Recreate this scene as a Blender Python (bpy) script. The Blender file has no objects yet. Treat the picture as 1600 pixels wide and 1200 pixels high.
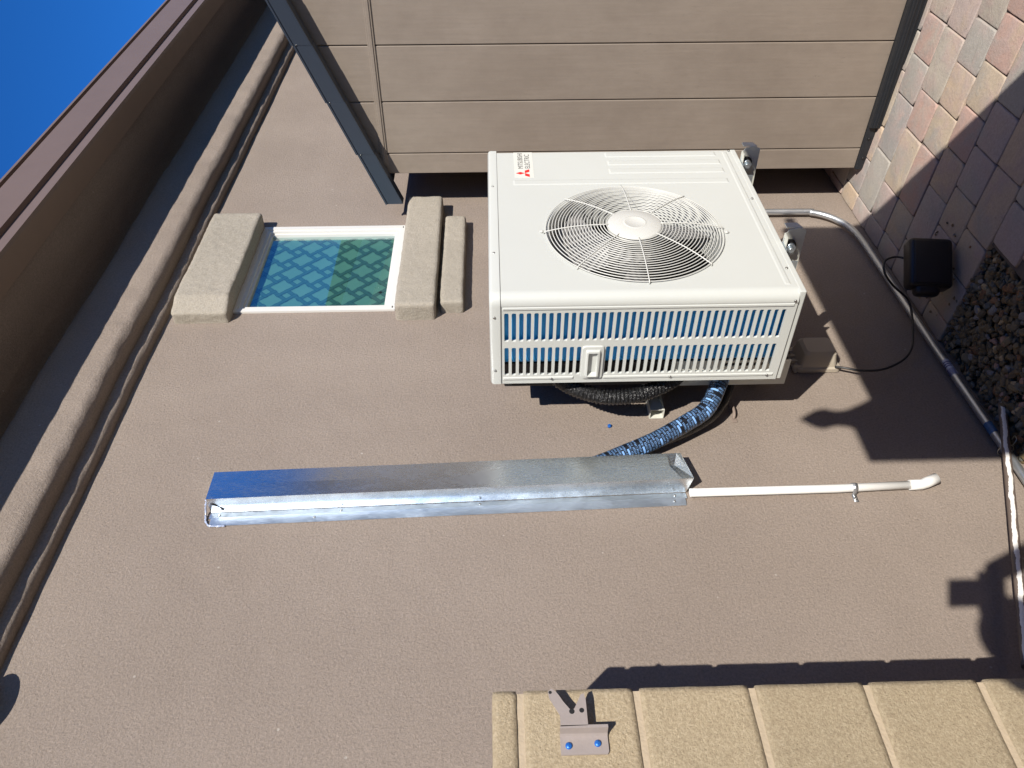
import bpy, bmesh, math, random
from mathutils import Vector, Matrix, noise
random.seed(7)
scene = bpy.context.scene
COL = scene.collection
PI = math.pi

# ------------------------------------------------------------------ camera
cd = bpy.data.cameras.new('camera')
cam = bpy.data.objects.new('camera', cd); COL.objects.link(cam)
scene.camera = cam
cd.sensor_fit = 'HORIZONTAL'; cd.sensor_width = 36.0
cd.lens = 1243.11 / 1600 * 36.0
cd.clip_start = 0.02; cd.clip_end = 500
CX = Vector((-0.0269218, -0.0007902, -0.9996372))     # image right
CYD = Vector((-0.6746747, 0.7379056, 0.0175868))      # image down
CF = Vector((0.7376240, 0.6749035, -0.0203989))       # forward
CP = Vector((-1.78331, -1.86532, 0.86709))
m = Matrix.Identity(4)
for i in range(3):
    m[i][0] = CX[i]; m[i][1] = -CYD[i]; m[i][2] = -CF[i]; m[i][3] = CP[i]
cam.matrix_world = m

# ------------------------------------------------------------------ sky, sun, exposure
SUN = Vector((-0.63, -1.0, 0.662)).normalized()
world = bpy.data.worlds.new('World'); scene.world = world; world.use_nodes = True
wn = world.node_tree; wn.nodes.clear()
sky = wn.nodes.new('ShaderNodeTexSky'); sky.sky_type = 'NISHITA'; sky.sun_disc = False
sky.sun_elevation = math.asin(SUN.z); sky.sun_rotation = math.atan2(SUN.x, SUN.y)
sky.altitude = 1200; sky.air_density = 1.0; sky.dust_density = 0.15; sky.ozone_density = 4.0
bg = wn.nodes.new('ShaderNodeBackground'); bg.inputs['Strength'].default_value = 0.052
wo = wn.nodes.new('ShaderNodeOutputWorld')
tint = wn.nodes.new('ShaderNodeMix'); tint.data_type = 'RGBA'; tint.blend_type = 'MULTIPLY'
tint.inputs[0].default_value = 1.0; tint.inputs[7].default_value = (0.27, 1.12, 2.15, 1)
wn.links.new(sky.outputs[0], tint.inputs[6]); wn.links.new(tint.outputs[2], bg.inputs[0]); wn.links.new(bg.outputs[0], wo.inputs[0])
sl = bpy.data.lights.new('sun', 'SUN'); sl.energy = 5.0; sl.angle = math.radians(0.5); sl.color = (1.0, 0.945, 0.86)
so = bpy.data.objects.new('sun', sl); COL.objects.link(so)
so.rotation_euler = SUN.to_track_quat('Z', 'Y').to_euler()
so.location = (-6, -9, 7)
vs = scene.view_settings
vs.view_transform = 'Standard'; vs.look = 'None'; vs.exposure = 0.42; vs.gamma = 1.0
scene.render.resolution_x = 1024; scene.render.resolution_y = 768
scene.render.engine = 'CYCLES'
scene.cycles.max_bounces = 8
scene.cycles.diffuse_bounces = 4

# ------------------------------------------------------------------ helpers
def new_bm(): return bmesh.new()

def finish(name, bm, mat, parent=None, smooth=False, angle=35):
    me = bpy.data.meshes.new(name)
    bm.normal_update()
    bm.to_mesh(me); bm.free()
    mats = mat if isinstance(mat, (list, tuple)) else [mat]
    for k in mats: me.materials.append(k)
    if smooth:
        for p in me.polygons: p.use_smooth = True
        try: me.set_sharp_from_angle(angle=math.radians(angle))
        except Exception: pass
    o = bpy.data.objects.new(name, me); COL.objects.link(o)
    if parent is not None:
        o.parent = parent
        o.matrix_parent_inverse = Matrix.Translation(-world_loc(parent))
    return o

def world_loc(o):
    v = Vector(o.location)
    return v

def tag(o, label=None, cat=None, group=None, kind=None):
    if label: o['label'] = label
    if cat: o['category'] = cat
    if group: o['group'] = group
    if kind: o['kind'] = kind
    return o

def thing(name, loc, label, cat, group=None):
    o = bpy.data.objects.new(name, None); COL.objects.link(o)
    o.location = loc; o.empty_display_size = 0.1
    return tag(o, label, cat, group)

def box(bm, lo, hi, bevel=0.0, seg=2, mat=0):
    x0, y0, z0 = lo; x1, y1, z1 = hi
    v = [bm.verts.new(c) for c in ((x0,y0,z0),(x1,y0,z0),(x1,y1,z0),(x0,y1,z0),(x0,y0,z1),(x1,y0,z1),(x1,y1,z1),(x0,y1,z1))]
    fs = []
    for f in ((0,3,2,1),(4,5,6,7),(0,1,5,4),(1,2,6,5),(2,3,7,6),(3,0,4,7)):
        fs.append(bm.faces.new([v[i] for i in f]))
    for f in fs: f.material_index = mat
    if bevel > 0:
        es = list({e for f in fs for e in f.edges})
        r = bmesh.ops.bevel(bm, geom=es, offset=bevel, segments=seg, profile=0.5, affect='EDGES')
        for f in r['faces']: f.material_index = mat
        vv = set()
        for f in r['faces']: vv.update(f.verts)
        return list(vv)
    return v

def frame_of(d):
    d = d.normalized()
    a = Vector((0,0,1)) if abs(d.z) < 0.9 else Vector((1,0,0))
    u = d.cross(a).normalized(); w = d.cross(u).normalized()
    return u, w

def tube(bm, pts, r, n=10, caps=True, closed=False, mat=0, radii=None, jitter=0.0):
    pts = [Vector(p) for p in pts]
    N = len(pts); rings = []
    prev = None
    for i, p in enumerate(pts):
        if closed: d = pts[(i+1) % N] - pts[i-1]
        else: d = pts[min(i+1, N-1)] - pts[max(i-1, 0)]
        d.normalize()
        if prev is None: u, w = frame_of(d)
        else:
            u = (prev - d*prev.dot(d)).normalized(); w = d.cross(u).normalized()
        prev = u
        rr = radii[i] if radii else r
        ring = []
        for k in range(n):
            a = 2*PI*k/n
            q = rr
            if jitter: q = rr*(1+jitter*noise.noise(Vector((i*0.7, k*0.9, rr*50))))
            ring.append(bm.verts.new(p + (u*math.cos(a)+w*math.sin(a))*q))
        rings.append(ring)
    M = N if closed else N-1
    for i in range(M):
        a, b = rings[i], rings[(i+1) % N]
        for k in range(n):
            f = bm.faces.new((a[k], a[(k+1)%n], b[(k+1)%n], b[k])); f.material_index = mat; f.smooth = True
    if caps and not closed:
        f = bm.faces.new(list(reversed(rings[0]))); f.material_index = mat
        f = bm.faces.new(rings[-1]); f.material_index = mat

def spline(pts, per=8):
    pts = [Vector(p) for p in pts]; out = []
    P = [pts[0]*2-pts[1]] + pts + [pts[-1]*2-pts[-2]]
    for i in range(1, len(P)-2):
        for k in range(per):
            t = k/per
            a, b, c, d = P[i-1], P[i], P[i+1], P[i+2]
            out.append(0.5*((2*b)+(c-a)*t+(2*a-5*b+4*c-d)*t*t+(3*b-a-3*c+d)*t**3))
    out.append(pts[-1]); return out

def poly_prism(bm, pts, ex, mat=0, holes=None):
    """pts: 3D outline (planar), ex: extrude vector; both caps and sides"""
    pts = [Vector(p) for p in pts]; ex = Vector(ex)
    a = [bm.verts.new(p) for p in pts]; b = [bm.verts.new(p+ex) for p in pts]
    f1 = bm.faces.new(a); f2 = bm.faces.new(list(reversed(b)))
    n = len(a); fs = [f1, f2]
    for i in range(n):
        fs.append(bm.faces.new((a[i], b[i], b[(i+1)%n], a[(i+1)%n])))
    for f in fs: f.material_index = mat
    bmesh.ops.recalc_face_normals(bm, faces=fs)
    return fs

def cyl(bm, c, axis, r, h, n=20, mat=0, r2=None):
    c = Vector(c); axis = Vector(axis).normalized()
    tube(bm, [c, c+axis*h], r, n=n, mat=mat, radii=[r, r2 if r2 is not None else r])

def lathe(bm, c, axis, prof, n=32, mat=0, up=None):
    """prof: list of (radius, height along axis)"""
    c = Vector(c); axis = Vector(axis).normalized(); u, w = frame_of(axis)
    rings = []
    for r, h in prof:
        if r < 1e-6: rings.append([bm.verts.new(c+axis*h)])
        else: rings.append([bm.verts.new(c+axis*h+(u*math.cos(2*PI*k/n)+w*math.sin(2*PI*k/n))*r) for k in range(n)])
    fs = []
    for a, b in zip(rings, rings[1:]):
        for k in range(n):
            if len(a) == 1 and len(b) == 1: continue
            if len(a) == 1: f = bm.faces.new((a[0], b[k], b[(k+1)%n]))
            elif len(b) == 1: f = bm.faces.new((a[k], a[(k+1)%n], b[0]))
            else: f = bm.faces.new((a[k], a[(k+1)%n], b[(k+1)%n], b[k]))
            f.smooth = True; f.material_index = mat; fs.append(f)
    bmesh.ops.recalc_face_normals(bm, faces=fs)

# ------------------------------------------------------------------ materials
def material(name):
    mt = bpy.data.materials.new(name); mt.use_nodes = True
    nt = mt.node_tree; b = nt.nodes['Principled BSDF']
    return mt, nt, b

def N(nt, kind, **kw):
    n = nt.nodes.new(kind)
    for k, v in kw.items():
        if k in n.inputs: n.inputs[k].default_value = v
        else: setattr(n, k, v)
    return n

def coords(nt, scale=None):
    g = N(nt, 'ShaderNodeNewGeometry')
    if scale is None: return g.outputs['Position']
    mp = N(nt, 'ShaderNodeMapping'); mp.inputs['Scale'].default_value = scale
    nt.links.new(g.outputs['Position'], mp.inputs[0]); return mp.outputs[0]

def ramp(nt, src, stops, interp='LINEAR'):
    r = N(nt, 'ShaderNodeValToRGB'); r.color_ramp.interpolation = interp
    el = r.color_ramp.elements
    while len(el) > 1: el.remove(el[-1])
    el[0].position = stops[0][0]; el[0].color = (*stops[0][1], 1)
    for p, c in stops[1:]:
        e = el.new(p); e.color = (*c, 1)
    nt.links.new(src, r.inputs[0]); return r.outputs[0]

def nz(nt, vec, scale, detail=4, rough=0.5, dist=0):
    n = N(nt, 'ShaderNodeTexNoise'); n.inputs['Scale'].default_value = scale
    n.inputs['Detail'].default_value = detail; n.inputs['Roughness'].default_value = rough
    n.inputs['Distortion'].default_value = dist
    if vec is not None: nt.links.new(vec, n.inputs['Vector'])
    return n.outputs['Fac']

def mixc(nt, fac, a, b, mode='MIX'):
    n = N(nt, 'ShaderNodeMix', data_type='RGBA', blend_type=mode)
    for s, v in ((0, fac), (6, a), (7, b)):
        if isinstance(v, (int, float)): n.inputs[s].default_value = v
        elif isinstance(v, tuple): n.inputs[s].default_value = (*v, 1)
        else: nt.links.new(v, n.inputs[s])
    return n.outputs[2]

def bump(nt, b, height, strength, distance, prev=None):
    n = N(nt, 'ShaderNodeBump'); n.inputs['Strength'].default_value = strength; n.inputs['Distance'].default_value = distance
    nt.links.new(height, n.inputs['Height'])
    if prev is not None: nt.links.new(prev, n.inputs['Normal'])
    nt.links.new(n.outputs[0], b.inputs['Normal']); return n.outputs[0]

def math_n(nt, op, a, b=None, c=None):
    n = N(nt, 'ShaderNodeMath', operation=op)
    for i, v in enumerate((a, b, c)):
        if v is None: continue
        if isinstance(v, (int, float)): n.inputs[i].default_value = v
        else: nt.links.new(v, n.inputs[i])
    return n.outputs[0]

def stucco(name, c1, c2, grain=150, strength=0.75, dist=0.003):
    mt, nt, b = material(name)
    p = coords(nt)
    big = nz(nt, p, 1.6, 5, 0.6); fine = nz(nt, p, grain, 7, 0.72, 0.35)
    col = mixc(nt, ramp(nt, big, [(0.35, (0,0,0)), (0.65, (1,1,1))]), c1, c2)
    sp = ramp(nt, fine, [(0.3, (0.72,)*3), (0.7, (1.17,)*3)])
    col = mixc(nt, 1.0, col, sp, 'MULTIPLY')
    # rare pale chips in the finish
    v = N(nt, 'ShaderNodeTexVoronoi'); v.inputs['Scale'].default_value = 9; nt.links.new(p, v.inputs['Vector'])
    chip = ramp(nt, v.outputs['Distance'], [(0.0, (1,1,1)), (0.03, (1,1,1)), (0.035, (0,0,0))])
    col = mixc(nt, math_n(nt, 'MULTIPLY', chip, 0.6), col, (0.45, 0.41, 0.36))
    nt.links.new(col, b.inputs['Base Color'])
    b.inputs['Roughness'].default_value = 0.9; b.inputs['Specular IOR Level'].default_value = 0.22
    h1 = bump(nt, b, fine, strength, dist)
    mid = nz(nt, p, grain*0.4, 3, 0.6)
    h2 = bump(nt, b, mid, 0.3, 0.004, h1)
    lo = nz(nt, p, 3.0, 2, 0.5)
    bump(nt, b, lo, 0.35, 0.03, h2)
    return mt

M = {}
M['stucco'] = stucco('wall_stucco', (0.264, 0.216, 0.180), (0.299, 0.247, 0.207), grain=150, strength=1.0, dist=0.0036)
M['trim'] = stucco('trim_stucco', (0.345, 0.31, 0.255), (0.39, 0.35, 0.29), grain=160, strength=1.0, dist=0.004)
def plain(name, c, rough=0.5, metal=0.0, coat=0.0, spec=0.5, var=0.0, scale=8, bumpn=0.0, bscale=200):
    mt, nt, b = material(name)
    b.inputs['Base Color'].default_value = (*c, 1); b.inputs['Roughness'].default_value = rough
    b.inputs['Metallic'].default_value = metal; b.inputs['Coat Weight'].default_value = coat
    b.inputs['Specular IOR Level'].default_value = spec
    if var > 0:
        f = nz(nt, coords(nt), scale, 5, 0.6)
        col = mixc(nt, f, tuple(x*(1-var) for x in c), tuple(min(1, x*(1+var)) for x in c))
        nt.links.new(col, b.inputs['Base Color'])
    if bumpn > 0:
        bump(nt, b, nz(nt, coords(nt), bscale, 3), bumpn, 0.002)
    return mt
M['fascia'] = plain('fascia_paint', (0.16, 0.115, 0.095), 0.45, var=0.1)
M['soffit_board'] = plain('soffit_paint', (0.2, 0.145, 0.11), 0.6, var=0.12)
M['cream'] = plain('cream_enamel', (0.535, 0.55, 0.52), 0.38, coat=0.15, var=0.04, scale=2.5)
M['cream_arm'] = plain('cream_bracket_enamel', (0.60, 0.60, 0.53), 0.45, var=0.04)
M['white_wire'] = plain('white_wire_coating', (0.58, 0.58, 0.545), 0.35)
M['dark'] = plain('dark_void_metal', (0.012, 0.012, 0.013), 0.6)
M['black'] = plain('black_plastic', (0.012, 0.011, 0.012), 0.42, var=0.2)
M['cable'] = plain('black_cable_rubber', (0.02, 0.02, 0.022), 0.4)
M['pvc'] = plain('white_pvc', (0.72, 0.715, 0.69), 0.35, var=0.03)
M['vinyl'] = plain('white_vinyl', (0.62, 0.61, 0.575), 0.35, var=0.03)
M['blade'] = plain('fan_blade_plastic', (0.20, 0.195, 0.19), 0.45)
M['zinc'] = plain('zinc_foot', (0.5, 0.56, 0.6), 0.35, metal=0.8, var=0.2, scale=40)
M['screw'] = plain('screw_steel', (0.5, 0.5, 0.48), 0.35, metal=1.0)
M['blue_screw'] = plain('blue_coated_screw', (0.02, 0.14, 0.5), 0.4, metal=0.3, var=0.3, scale=150)
M['brown_paint'] = plain('brown_overpaint', (0.23, 0.18, 0.15), 0.7, var=0.1, scale=40)
M['latch'] = plain('painted_steel_latch', (0.33, 0.285, 0.265), 0.5, metal=0.1, var=0.1, scale=40, bumpn=0.2)
M['slate'] = plain('slate_trim_plastic', (0.030, 0.040, 0.058), 0.38, var=0.08, scale=6)
M['baseblack'] = plain('base_rail_plastic', (0.016, 0.018, 0.022), 0.45, var=0.25, scale=30)
M['red'] = plain('logo_red', (0.72, 0.02, 0.02), 0.4)
M['ink'] = plain('logo_ink', (0.05, 0.05, 0.05), 0.5)
M['badge'] = plain('badge_film', (0.64, 0.64, 0.59), 0.3)
M['bronze'] = plain('bronze_fixture', (0.03, 0.024, 0.02), 0.5)
M['sealant'] = plain('clear_sealant', (0.40, 0.46, 0.62), 0.15, spec=0.9, coat=0.5)
M['label'] = plain('paper_label', (0.5, 0.52, 0.6), 0.5)
M['labelink'] = plain('label_ink', (0.04, 0.05, 0.18), 0.5)

def metal_mat(name, base=(0.74, 0.78, 0.82), rough=0.16, spread=0.10, metal=1.0, bm_=0.06):
    mt, nt, b = material(name)
    p = coords(nt)
    cloud = nz(nt, coords(nt, (1,1,0.5)), 7, 5, 0.65, 0.4)
    scr = nz(nt, coords(nt, (3.2,1,0.55)), 110, 3, 0.8)
    fog = ramp(nt, cloud, [(0.38,(0,0,0)), (0.62,(1,1,1))])
    col = mixc(nt, fog, tuple(x*0.88 for x in base), base)
    col = mixc(nt, math_n(nt,'MULTIPLY', ramp(nt, scr, [(0.64,(0,0,0)),(0.70,(1,1,1))]), fog), col, (0.9,0.92,0.95))
    nt.links.new(col, b.inputs['Base Color']); b.inputs['Metallic'].default_value = metal
    rr_ = ramp(nt, cloud, [(0.35, (rough,)*3), (0.68, (rough+spread,)*3)])
    rr2 = ramp(nt, scr, [(0.45, (0,)*3), (0.7, (0.12,)*3)])
    nt.links.new(math_n(nt,'ADD', rr_, rr2), b.inputs['Roughness'])
    bump(nt, b, nz(nt, coords(nt, (1,1,0.3)), 5, 2), bm_, 0.01)
    return mt
M['galv'] = metal_mat('galvanised_sheet', (0.82, 0.86, 0.89), rough=.19)
M['galv_dull'] = metal_mat('galvanised_flange', (0.78, 0.88, 0.98), 0.28, 0.14, 0.95, 0.2)
M['conduit'] = metal_mat('galvanised_conduit', (0.60, 0.63, 0.66), 0.30, 0.1, 0.85, 0.1)

# ---- siding of the shed
def siding_mat():
    mt, nt, b = material('shed_siding')
    p = coords(nt)
    grain = nz(nt, coords(nt, (1, 1, 0.06)), 90, 6, 0.65)
    blot = nz(nt, coords(nt, (1, 1, 0.8)), 4.0, 8, 0.75)
    speck = nz(nt, coords(nt, (1, 1, 0.3)), 60, 5, 0.8)
    col = mixc(nt, ramp(nt, blot, [(0.38,(0,0,0)), (0.62,(1,1,1))]), (0.236, 0.193, 0.155), (0.272, 0.225, 0.182))
    col = mixc(nt, 1.0, col, ramp(nt, grain, [(0.3,(0.95,)*3),(0.7,(1.03,)*3)]), 'MULTIPLY')
    d = math_n(nt, 'MULTIPLY', ramp(nt, speck, [(0.6,(0,0,0)),(0.72,(1,1,1))]), ramp(nt, blot, [(0.5,(0,0,0)),(0.6,(0.55,)*3)]))
    col = mixc(nt, d, col, (0.11, 0.09, 0.075))
    nt.links.new(col, b.inputs['Base Color']); b.inputs['Roughness'].default_value = 0.62
    bump(nt, b, grain, 0.35, 0.0015)
    return mt
M['siding'] = siding_mat()

# ---- blocks
def block_mat():
    mt, nt, b = material('tan_block')
    p = coords(nt)
    g = N(nt, 'ShaderNodeNewGeometry')
    f = nz(nt, p, 190, 5, 0.75); bg_ = nz(nt, p, 5, 4)
    col = ramp(nt, f, [(0.3,(0.34,0.26,0.165)), (0.5,(0.46,0.365,0.235)), (0.7,(0.59,0.485,0.33))])
    col = mixc(nt, bg_, col, mixc(nt, 1.0, col, (0.82,0.84,0.86), 'MULTIPLY'))
    rnd = ramp(nt, g.outputs['Random Per Island'], [(0,(0.9,)*3),(1,(1.08,)*3)])
    col = mixc(nt, 1.0, col, rnd, 'MULTIPLY')
    nt.links.new(col, b.inputs['Base Color']); b.inputs['Roughness'].default_value = 0.95
    h = bump(nt, b, nz(nt, p, 240, 6, 0.8), 1.0, 0.004)
    v = N(nt, 'ShaderNodeTexVoronoi'); v.inputs['Scale'].default_value = 120; nt.links.new(p, v.inputs['Vector'])
    bump(nt, b, v.outputs['Distance'], 0.3, 0.002, h)
    return mt
M['block'] = block_mat()
M['mortar'] = plain('tan_mortar', (0.42, 0.34, 0.24), 0.95, var=0.15, scale=60, bumpn=0.8, bscale=150)

def paver_mat():
    mt, nt, b = material('mixed_pavers')
    p = coords(nt); g = N(nt, 'ShaderNodeNewGeometry')
    base = ramp(nt, g.outputs['Random Per Island'], [
        (0.0,(0.419,0.286,0.240)), (0.14,(0.393,0.324,0.292)), (0.28,(0.419,0.342,0.257)), (0.40,(0.329,0.307,0.275)),
        (0.52,(0.445,0.307,0.257)), (0.64,(0.393,0.350,0.292)), (0.76,(0.453,0.350,0.253)), (0.88,(0.372,0.299,0.275)), (0.95,(0.294,0.277,0.262))], 'CONSTANT')
    n1 = nz(nt, p, 9, 5, 0.65, 0.5); n2 = nz(nt, p, 120, 4, 0.7)
    alt = ramp(nt, nz(nt, p, 6, 4), [(0.3,(0.42,0.34,0.24)),(0.45,(0.40,0.30,0.27)),(0.6,(0.33,0.31,0.28)),(0.75,(0.42,0.37,0.30))])
    col = mixc(nt, ramp(nt, n1, [(0.40,(0,0,0)),(0.62,(0.8,)*3)]), base, alt)
    col = mixc(nt, 1.0, col, ramp(nt, n2, [(0.3,(0.88,)*3),(0.7,(1.1,)*3)]), 'MULTIPLY')
    pits = ramp(nt, nz(nt, p, 55, 2), [(0.73,(0,0,0)),(0.77,(1,1,1))])
    col = mixc(nt, math_n(nt,'MULTIPLY',pits,0.5), col, (0.1,0.08,0.07))
    nt.links.new(col, b.inputs['Base Color']); b.inputs['Roughness'].default_value = 0.85
    h = bump(nt, b, n2, 0.4, 0.002); bump(nt, b, n1, 0.4, 0.012, h)
    return mt
M['paver'] = paver_mat()
M['sand'] = plain('joint_sand', (0.13, 0.105, 0.085), 0.95, var=0.3, scale=80, bumpn=0.6)
M['dirt'] = plain('yard_dirt', (0.21, 0.17, 0.13), 0.95, var=0.2, scale=3, bumpn=0.5, bscale=60)

def gravel_mat():
    mt, nt, b = material('river_gravel')
    g = N(nt, 'ShaderNodeNewGeometry')
    base = ramp(nt, g.outputs['Random Per Island'], [
        (0.0,(0.148,0.109,0.055)), (0.18,(0.187,0.141,0.076)), (0.36,(0.123,0.109,0.079)), (0.5,(0.167,0.118,0.063)), (0.62,(0.207,0.164,0.095)),
        (0.72,(0.138,0.136,0.111)), (0.82,(0.227,0.118,0.055)), (0.88,(0.246,0.227,0.206)), (0.95,(0.355,0.218,0.166)), (0.975,(0.414,0.309,0.174))], 'CONSTANT')
    n = nz(nt, coords(nt), 70, 5, 0.7)
    col = mixc(nt, 1.0, base, ramp(nt, n, [(0.3,(0.7,)*3),(0.7,(1.25,)*3)]), 'MULTIPLY')
    nt.links.new(col, b.inputs['Base Color']); b.inputs['Roughness'].default_value = 0.7
    bump(nt, b, n, 0.5, 0.003)
    return mt
M['gravel'] = gravel_mat()

# ------------------------------------------------------------------ ground
def ground_z(y): return -0.762 + 0.05*max(y, -1.0)
bm = new_bm()
ys = [-400, -60, -12, -1.0, 0.0, 12, 400]
xs = [-400, -12, -3, 0, 0.5, 4, 12, 400]
V = [[bm.verts.new((x, y, ground_z(min(y, 0)) - 0.055)) for x in xs] for y in ys]
for i in range(len(ys)-1):
    for j in range(len(xs)-1):
        bm.faces.new((V[i][j], V[i][j+1], V[i+1][j+1], V[i+1][j]))
tag(finish('ground', bm, M['dirt']), 'bare tan yard soil beneath and beyond the pavers', kind='structure')

def in_gravel(x, y):
    bx = 0.49 + 0.12*(y+0.2)*0.6
    return y > -0.41 and -1.07 < x < bx

bm = new_bm()
def paver(x0, y0, x1, y1):
    g = 0.0010
    jx = random.uniform(-.0015, .0015); jy = random.uniform(-.0015, .0015)
    x0 += g+jx; x1 -= g-jx; y0 += g+jy; y1 -= g-jy
    zb = ground_z((y0+y1)/2) + random.uniform(-.0015, .0015)
    s = 0.05 if (y0+y1)/2 > -1 else 0
    tx, ty = random.uniform(-.008, .008), s + random.uniform(-.008, .008)
    nx, ny = 4, 4
    # rounded, slightly uneven outline with a domed edge
    ring = []
    per = 6
    def edge(ax, ay, bx, by):
        for k in range(per):
            t = k/per
            yield ax+(bx-ax)*t, ay+(by-ay)*t
    P = list(edge(x0,y0,x1,y0))+list(edge(x1,y0,x1,y1))+list(edge(x1,y1,x0,y1))+list(edge(x0,y1,x0,y0))
    cx, cy = (x0+x1)/2, (y0+y1)/2
    hx, hy = (x1-x0)/2, (y1-y0)/2
    loops = []
    for ins, dz in ((0, -.06), (0, -.0045), (.0006, -.0022), (.0022, -.0006), (.005, 0.0)):
        lp = []
        for (px, py) in P:
            wob = noise.noise(Vector((px*22, py*22, 3.3)))*0.0018
            k = ins+wob+0.0008
            # round the corners
            dx, dy = px-cx, py-cy
            ex, ey = hx-abs(dx), hy-abs(dy)
            cr = 0.010
            sx = math.copysign(1, dx); sy = math.copysign(1, dy)
            qx, qy = px, py
            if ex < 1e-6: qx -= sx*k
            if ey < 1e-6: qy -= sy*k
            if ex < 1e-6 and ey < 1e-6: qx -= sx*0.002; qy -= sy*0.002
            lp.append(bm.verts.new((qx, qy, zb+dz+(qx-cx)*tx+(qy-cy)*ty)))
        loops.append(lp)
    n = len(P)
    for a, b_ in zip(loops, loops[1:]):
        for k in range(n):
            f = bm.faces.new((a[k], a[(k+1)%n], b_[(k+1)%n], b_[k])); f.smooth = True
    f = bm.faces.new(loops[-1]); f.smooth = True
W0 = 0.1555
cols = {}
for c in range(-20, 13):
    xa = 1.215 + (c-0)*W0
    xb = xa + W0
    y = -0.004
    seq_shift = {0:0.085, 1:0.085, -1:0.085, -2:0.09, -3:0.01}.get(c, random.choice((0.0, 0.08, 0.04)))
    first = True
    while y > -3.4:
        L = random.choice((W0, W0, 0.235))
        if first: L = seq_shift if seq_shift > 0.02 else L
        first = False
        mx, my = (xa+xb)/2, y-L/2
        if not in_gravel(mx, my):
            if c in (0,) and random.random() < 0.25 and L > 0.1 and L < 0.2:
                paver(xa, y-L, (xa+xb)/2, y); paver((xa+xb)/2, y-L, xb, y)
            else: paver(xa, y-L, xb, y)
        y -= L
tag(finish('paved_path', bm, M['paver']), 'path of worn pink, grey and tan stone pavers beside the house', kind='structure')
bm = new_bm()
for x0, x1, y0, y1 in ((-3, 4.4, -3.4, -0.42), (0.52, 4.4, -0.42, 0.0)):
    a = [bm.verts.new((x, y, ground_z(y)-0.010)) for x, y in ((x0,y0),(x1,y0))]
    yy = [y for y in (-1.0,) if y0 < y < y1]
    rows = [a]
    for y in yy+[y1]: rows.append([bm.verts.new((x, y, ground_z(y)-0.010)) for x in (x0, x1)])
    for r0, r1 in zip(rows, rows[1:]): bm.faces.new((r0[0], r0[1], r1[1], r1[0]))
tag(finish('path_bedding', bm, M['sand']), 'sand filling the joints between the pavers', kind='structure')

# gravel: one heap of small stones
bm = new_bm()
tmpl = bmesh.new(); bmesh.ops.create_icosphere(tmpl, subdivisions=2, radius=1.0)
tv = [v.co.copy() for v in tmpl.verts]; tf = [[v.index for v in f.verts] for f in tmpl.faces]; tmpl.free()
def stone(c, s, seed):
    rot = Matrix.Rotation(random.uniform(0, 6.28), 3, 'Z') @ Matrix.Rotation(random.uniform(-.7, .7), 3, 'X') @ Matrix.Rotation(random.uniform(-.7, .7), 3, 'Y')
    sc = Vector((s*random.uniform(.8, 1.35), s*random.uniform(.65, 1.0), s*random.uniform(.45, .8)))
    vs_ = []
    for co in tv:
        d = 1 + 0.45*noise.noise(co*1.3 + Vector((seed, seed*1.7, 0)))
        q = co*d
        # flatten some sides for an angular look
        for ax in range(3):
            q[ax] = max(-0.74, min(0.78, q[ax]))
        q = Vector((q.x*sc.x, q.y*sc.y, q.z*sc.z))
        vs_.append(bm.verts.new(c + rot @ q))
    for f in tf:
        ff = bm.faces.new([vs_[i] for i in f])
cnt = 0
while cnt < 3100:
    x = random.uniform(-0.75, 0.56); y = random.uniform(-0.42, -0.01)
    if not in_gravel(x, y): continue
    s = random.choice((.007, .010, .012, .014, .017))*random.uniform(.8, 1.25)
    layer = random.choice((-.032, -.024, -.017, -.012))
    stone(Vector((x, y, ground_z(y)+layer)), s, cnt*0.37)
    cnt += 1
for k in range(26):
    x = random.uniform(.50, .74); y = random.uniform(-.40, -.05)
    stone(Vector((x, y, ground_z(y)+.003)), random.uniform(.003, .006), k*1.1+900)
tag(finish('gravel', bm, M['gravel']), 'bed of olive, brown and grey gravel at the foot of the wall', 'gravel', kind='stuff')

# ------------------------------------------------------------------ house
house = thing('house', (0.0, 0.0, -0.76), 'brown stucco house wall with small patterned window and overhanging eave', 'house')
WX0, WX1, WZ0, WZ1 = 0.700, 1.283, 1.270, 1.858
def grid_wall(bm, x0, x1, z0, z1, holes, y, depth):
    xs_ = sorted({x0, x1, *[h[0] for h in holes], *[h[1] for h in holes]})
    zs_ = sorted({z0, z1, *[h[2] for h in holes], *[h[3] for h in holes]})
    for xa, xb in zip(xs_, xs_[1:]):
        for za, zb in zip(zs_, zs_[1:]):
            if any(h[0] <= xa and xb <= h[1] and h[2] <= za and zb <= h[3] for h in holes): continue
            box_face = [bm.verts.new(c) for c in ((xa,y,za),(xb,y,za),(xb,y,zb),(xa,y,zb))]
            bm.faces.new(box_face)
    for h in holes:
        c = [(h[0],h[2]),(h[1],h[2]),(h[1],h[3]),(h[0],h[3])]
        for (a, b_), (c_, d_) in zip(c, c[1:]+c[:1]):
            bm.faces.new([bm.verts.new(q) for q in ((a,y,b_),(a,y+depth,b_),(c_,y+depth,d_),(c_,y,d_))])
    bmesh.ops.remove_doubles(bm, verts=bm.verts[:], dist=1e-5)
bm = new_bm()
grid_wall(bm, -9, 7, -0.95, 2.62, [(WX0, WX1, WZ0, WZ1)], 0.0, 0.12)
# closed body of the house behind the face
for f in (((-9,0,2.62),(7,0,2.62),(7,5,2.62),(-9,5,2.62)), ((-9,5,-.95),(-9,5,2.62),(7,5,2.62),(7,5,-.95)),
          ((-9,0,-.95),(-9,0,2.62),(-9,5,2.62),(-9,5,-.95)), ((7,0,-.95),(7,5,-.95),(7,5,2.62),(7,0,2.62))):
    bm.faces.new([bm.verts.new(c) for c in f])
finish('wall', bm, M['stucco'], house)

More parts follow.
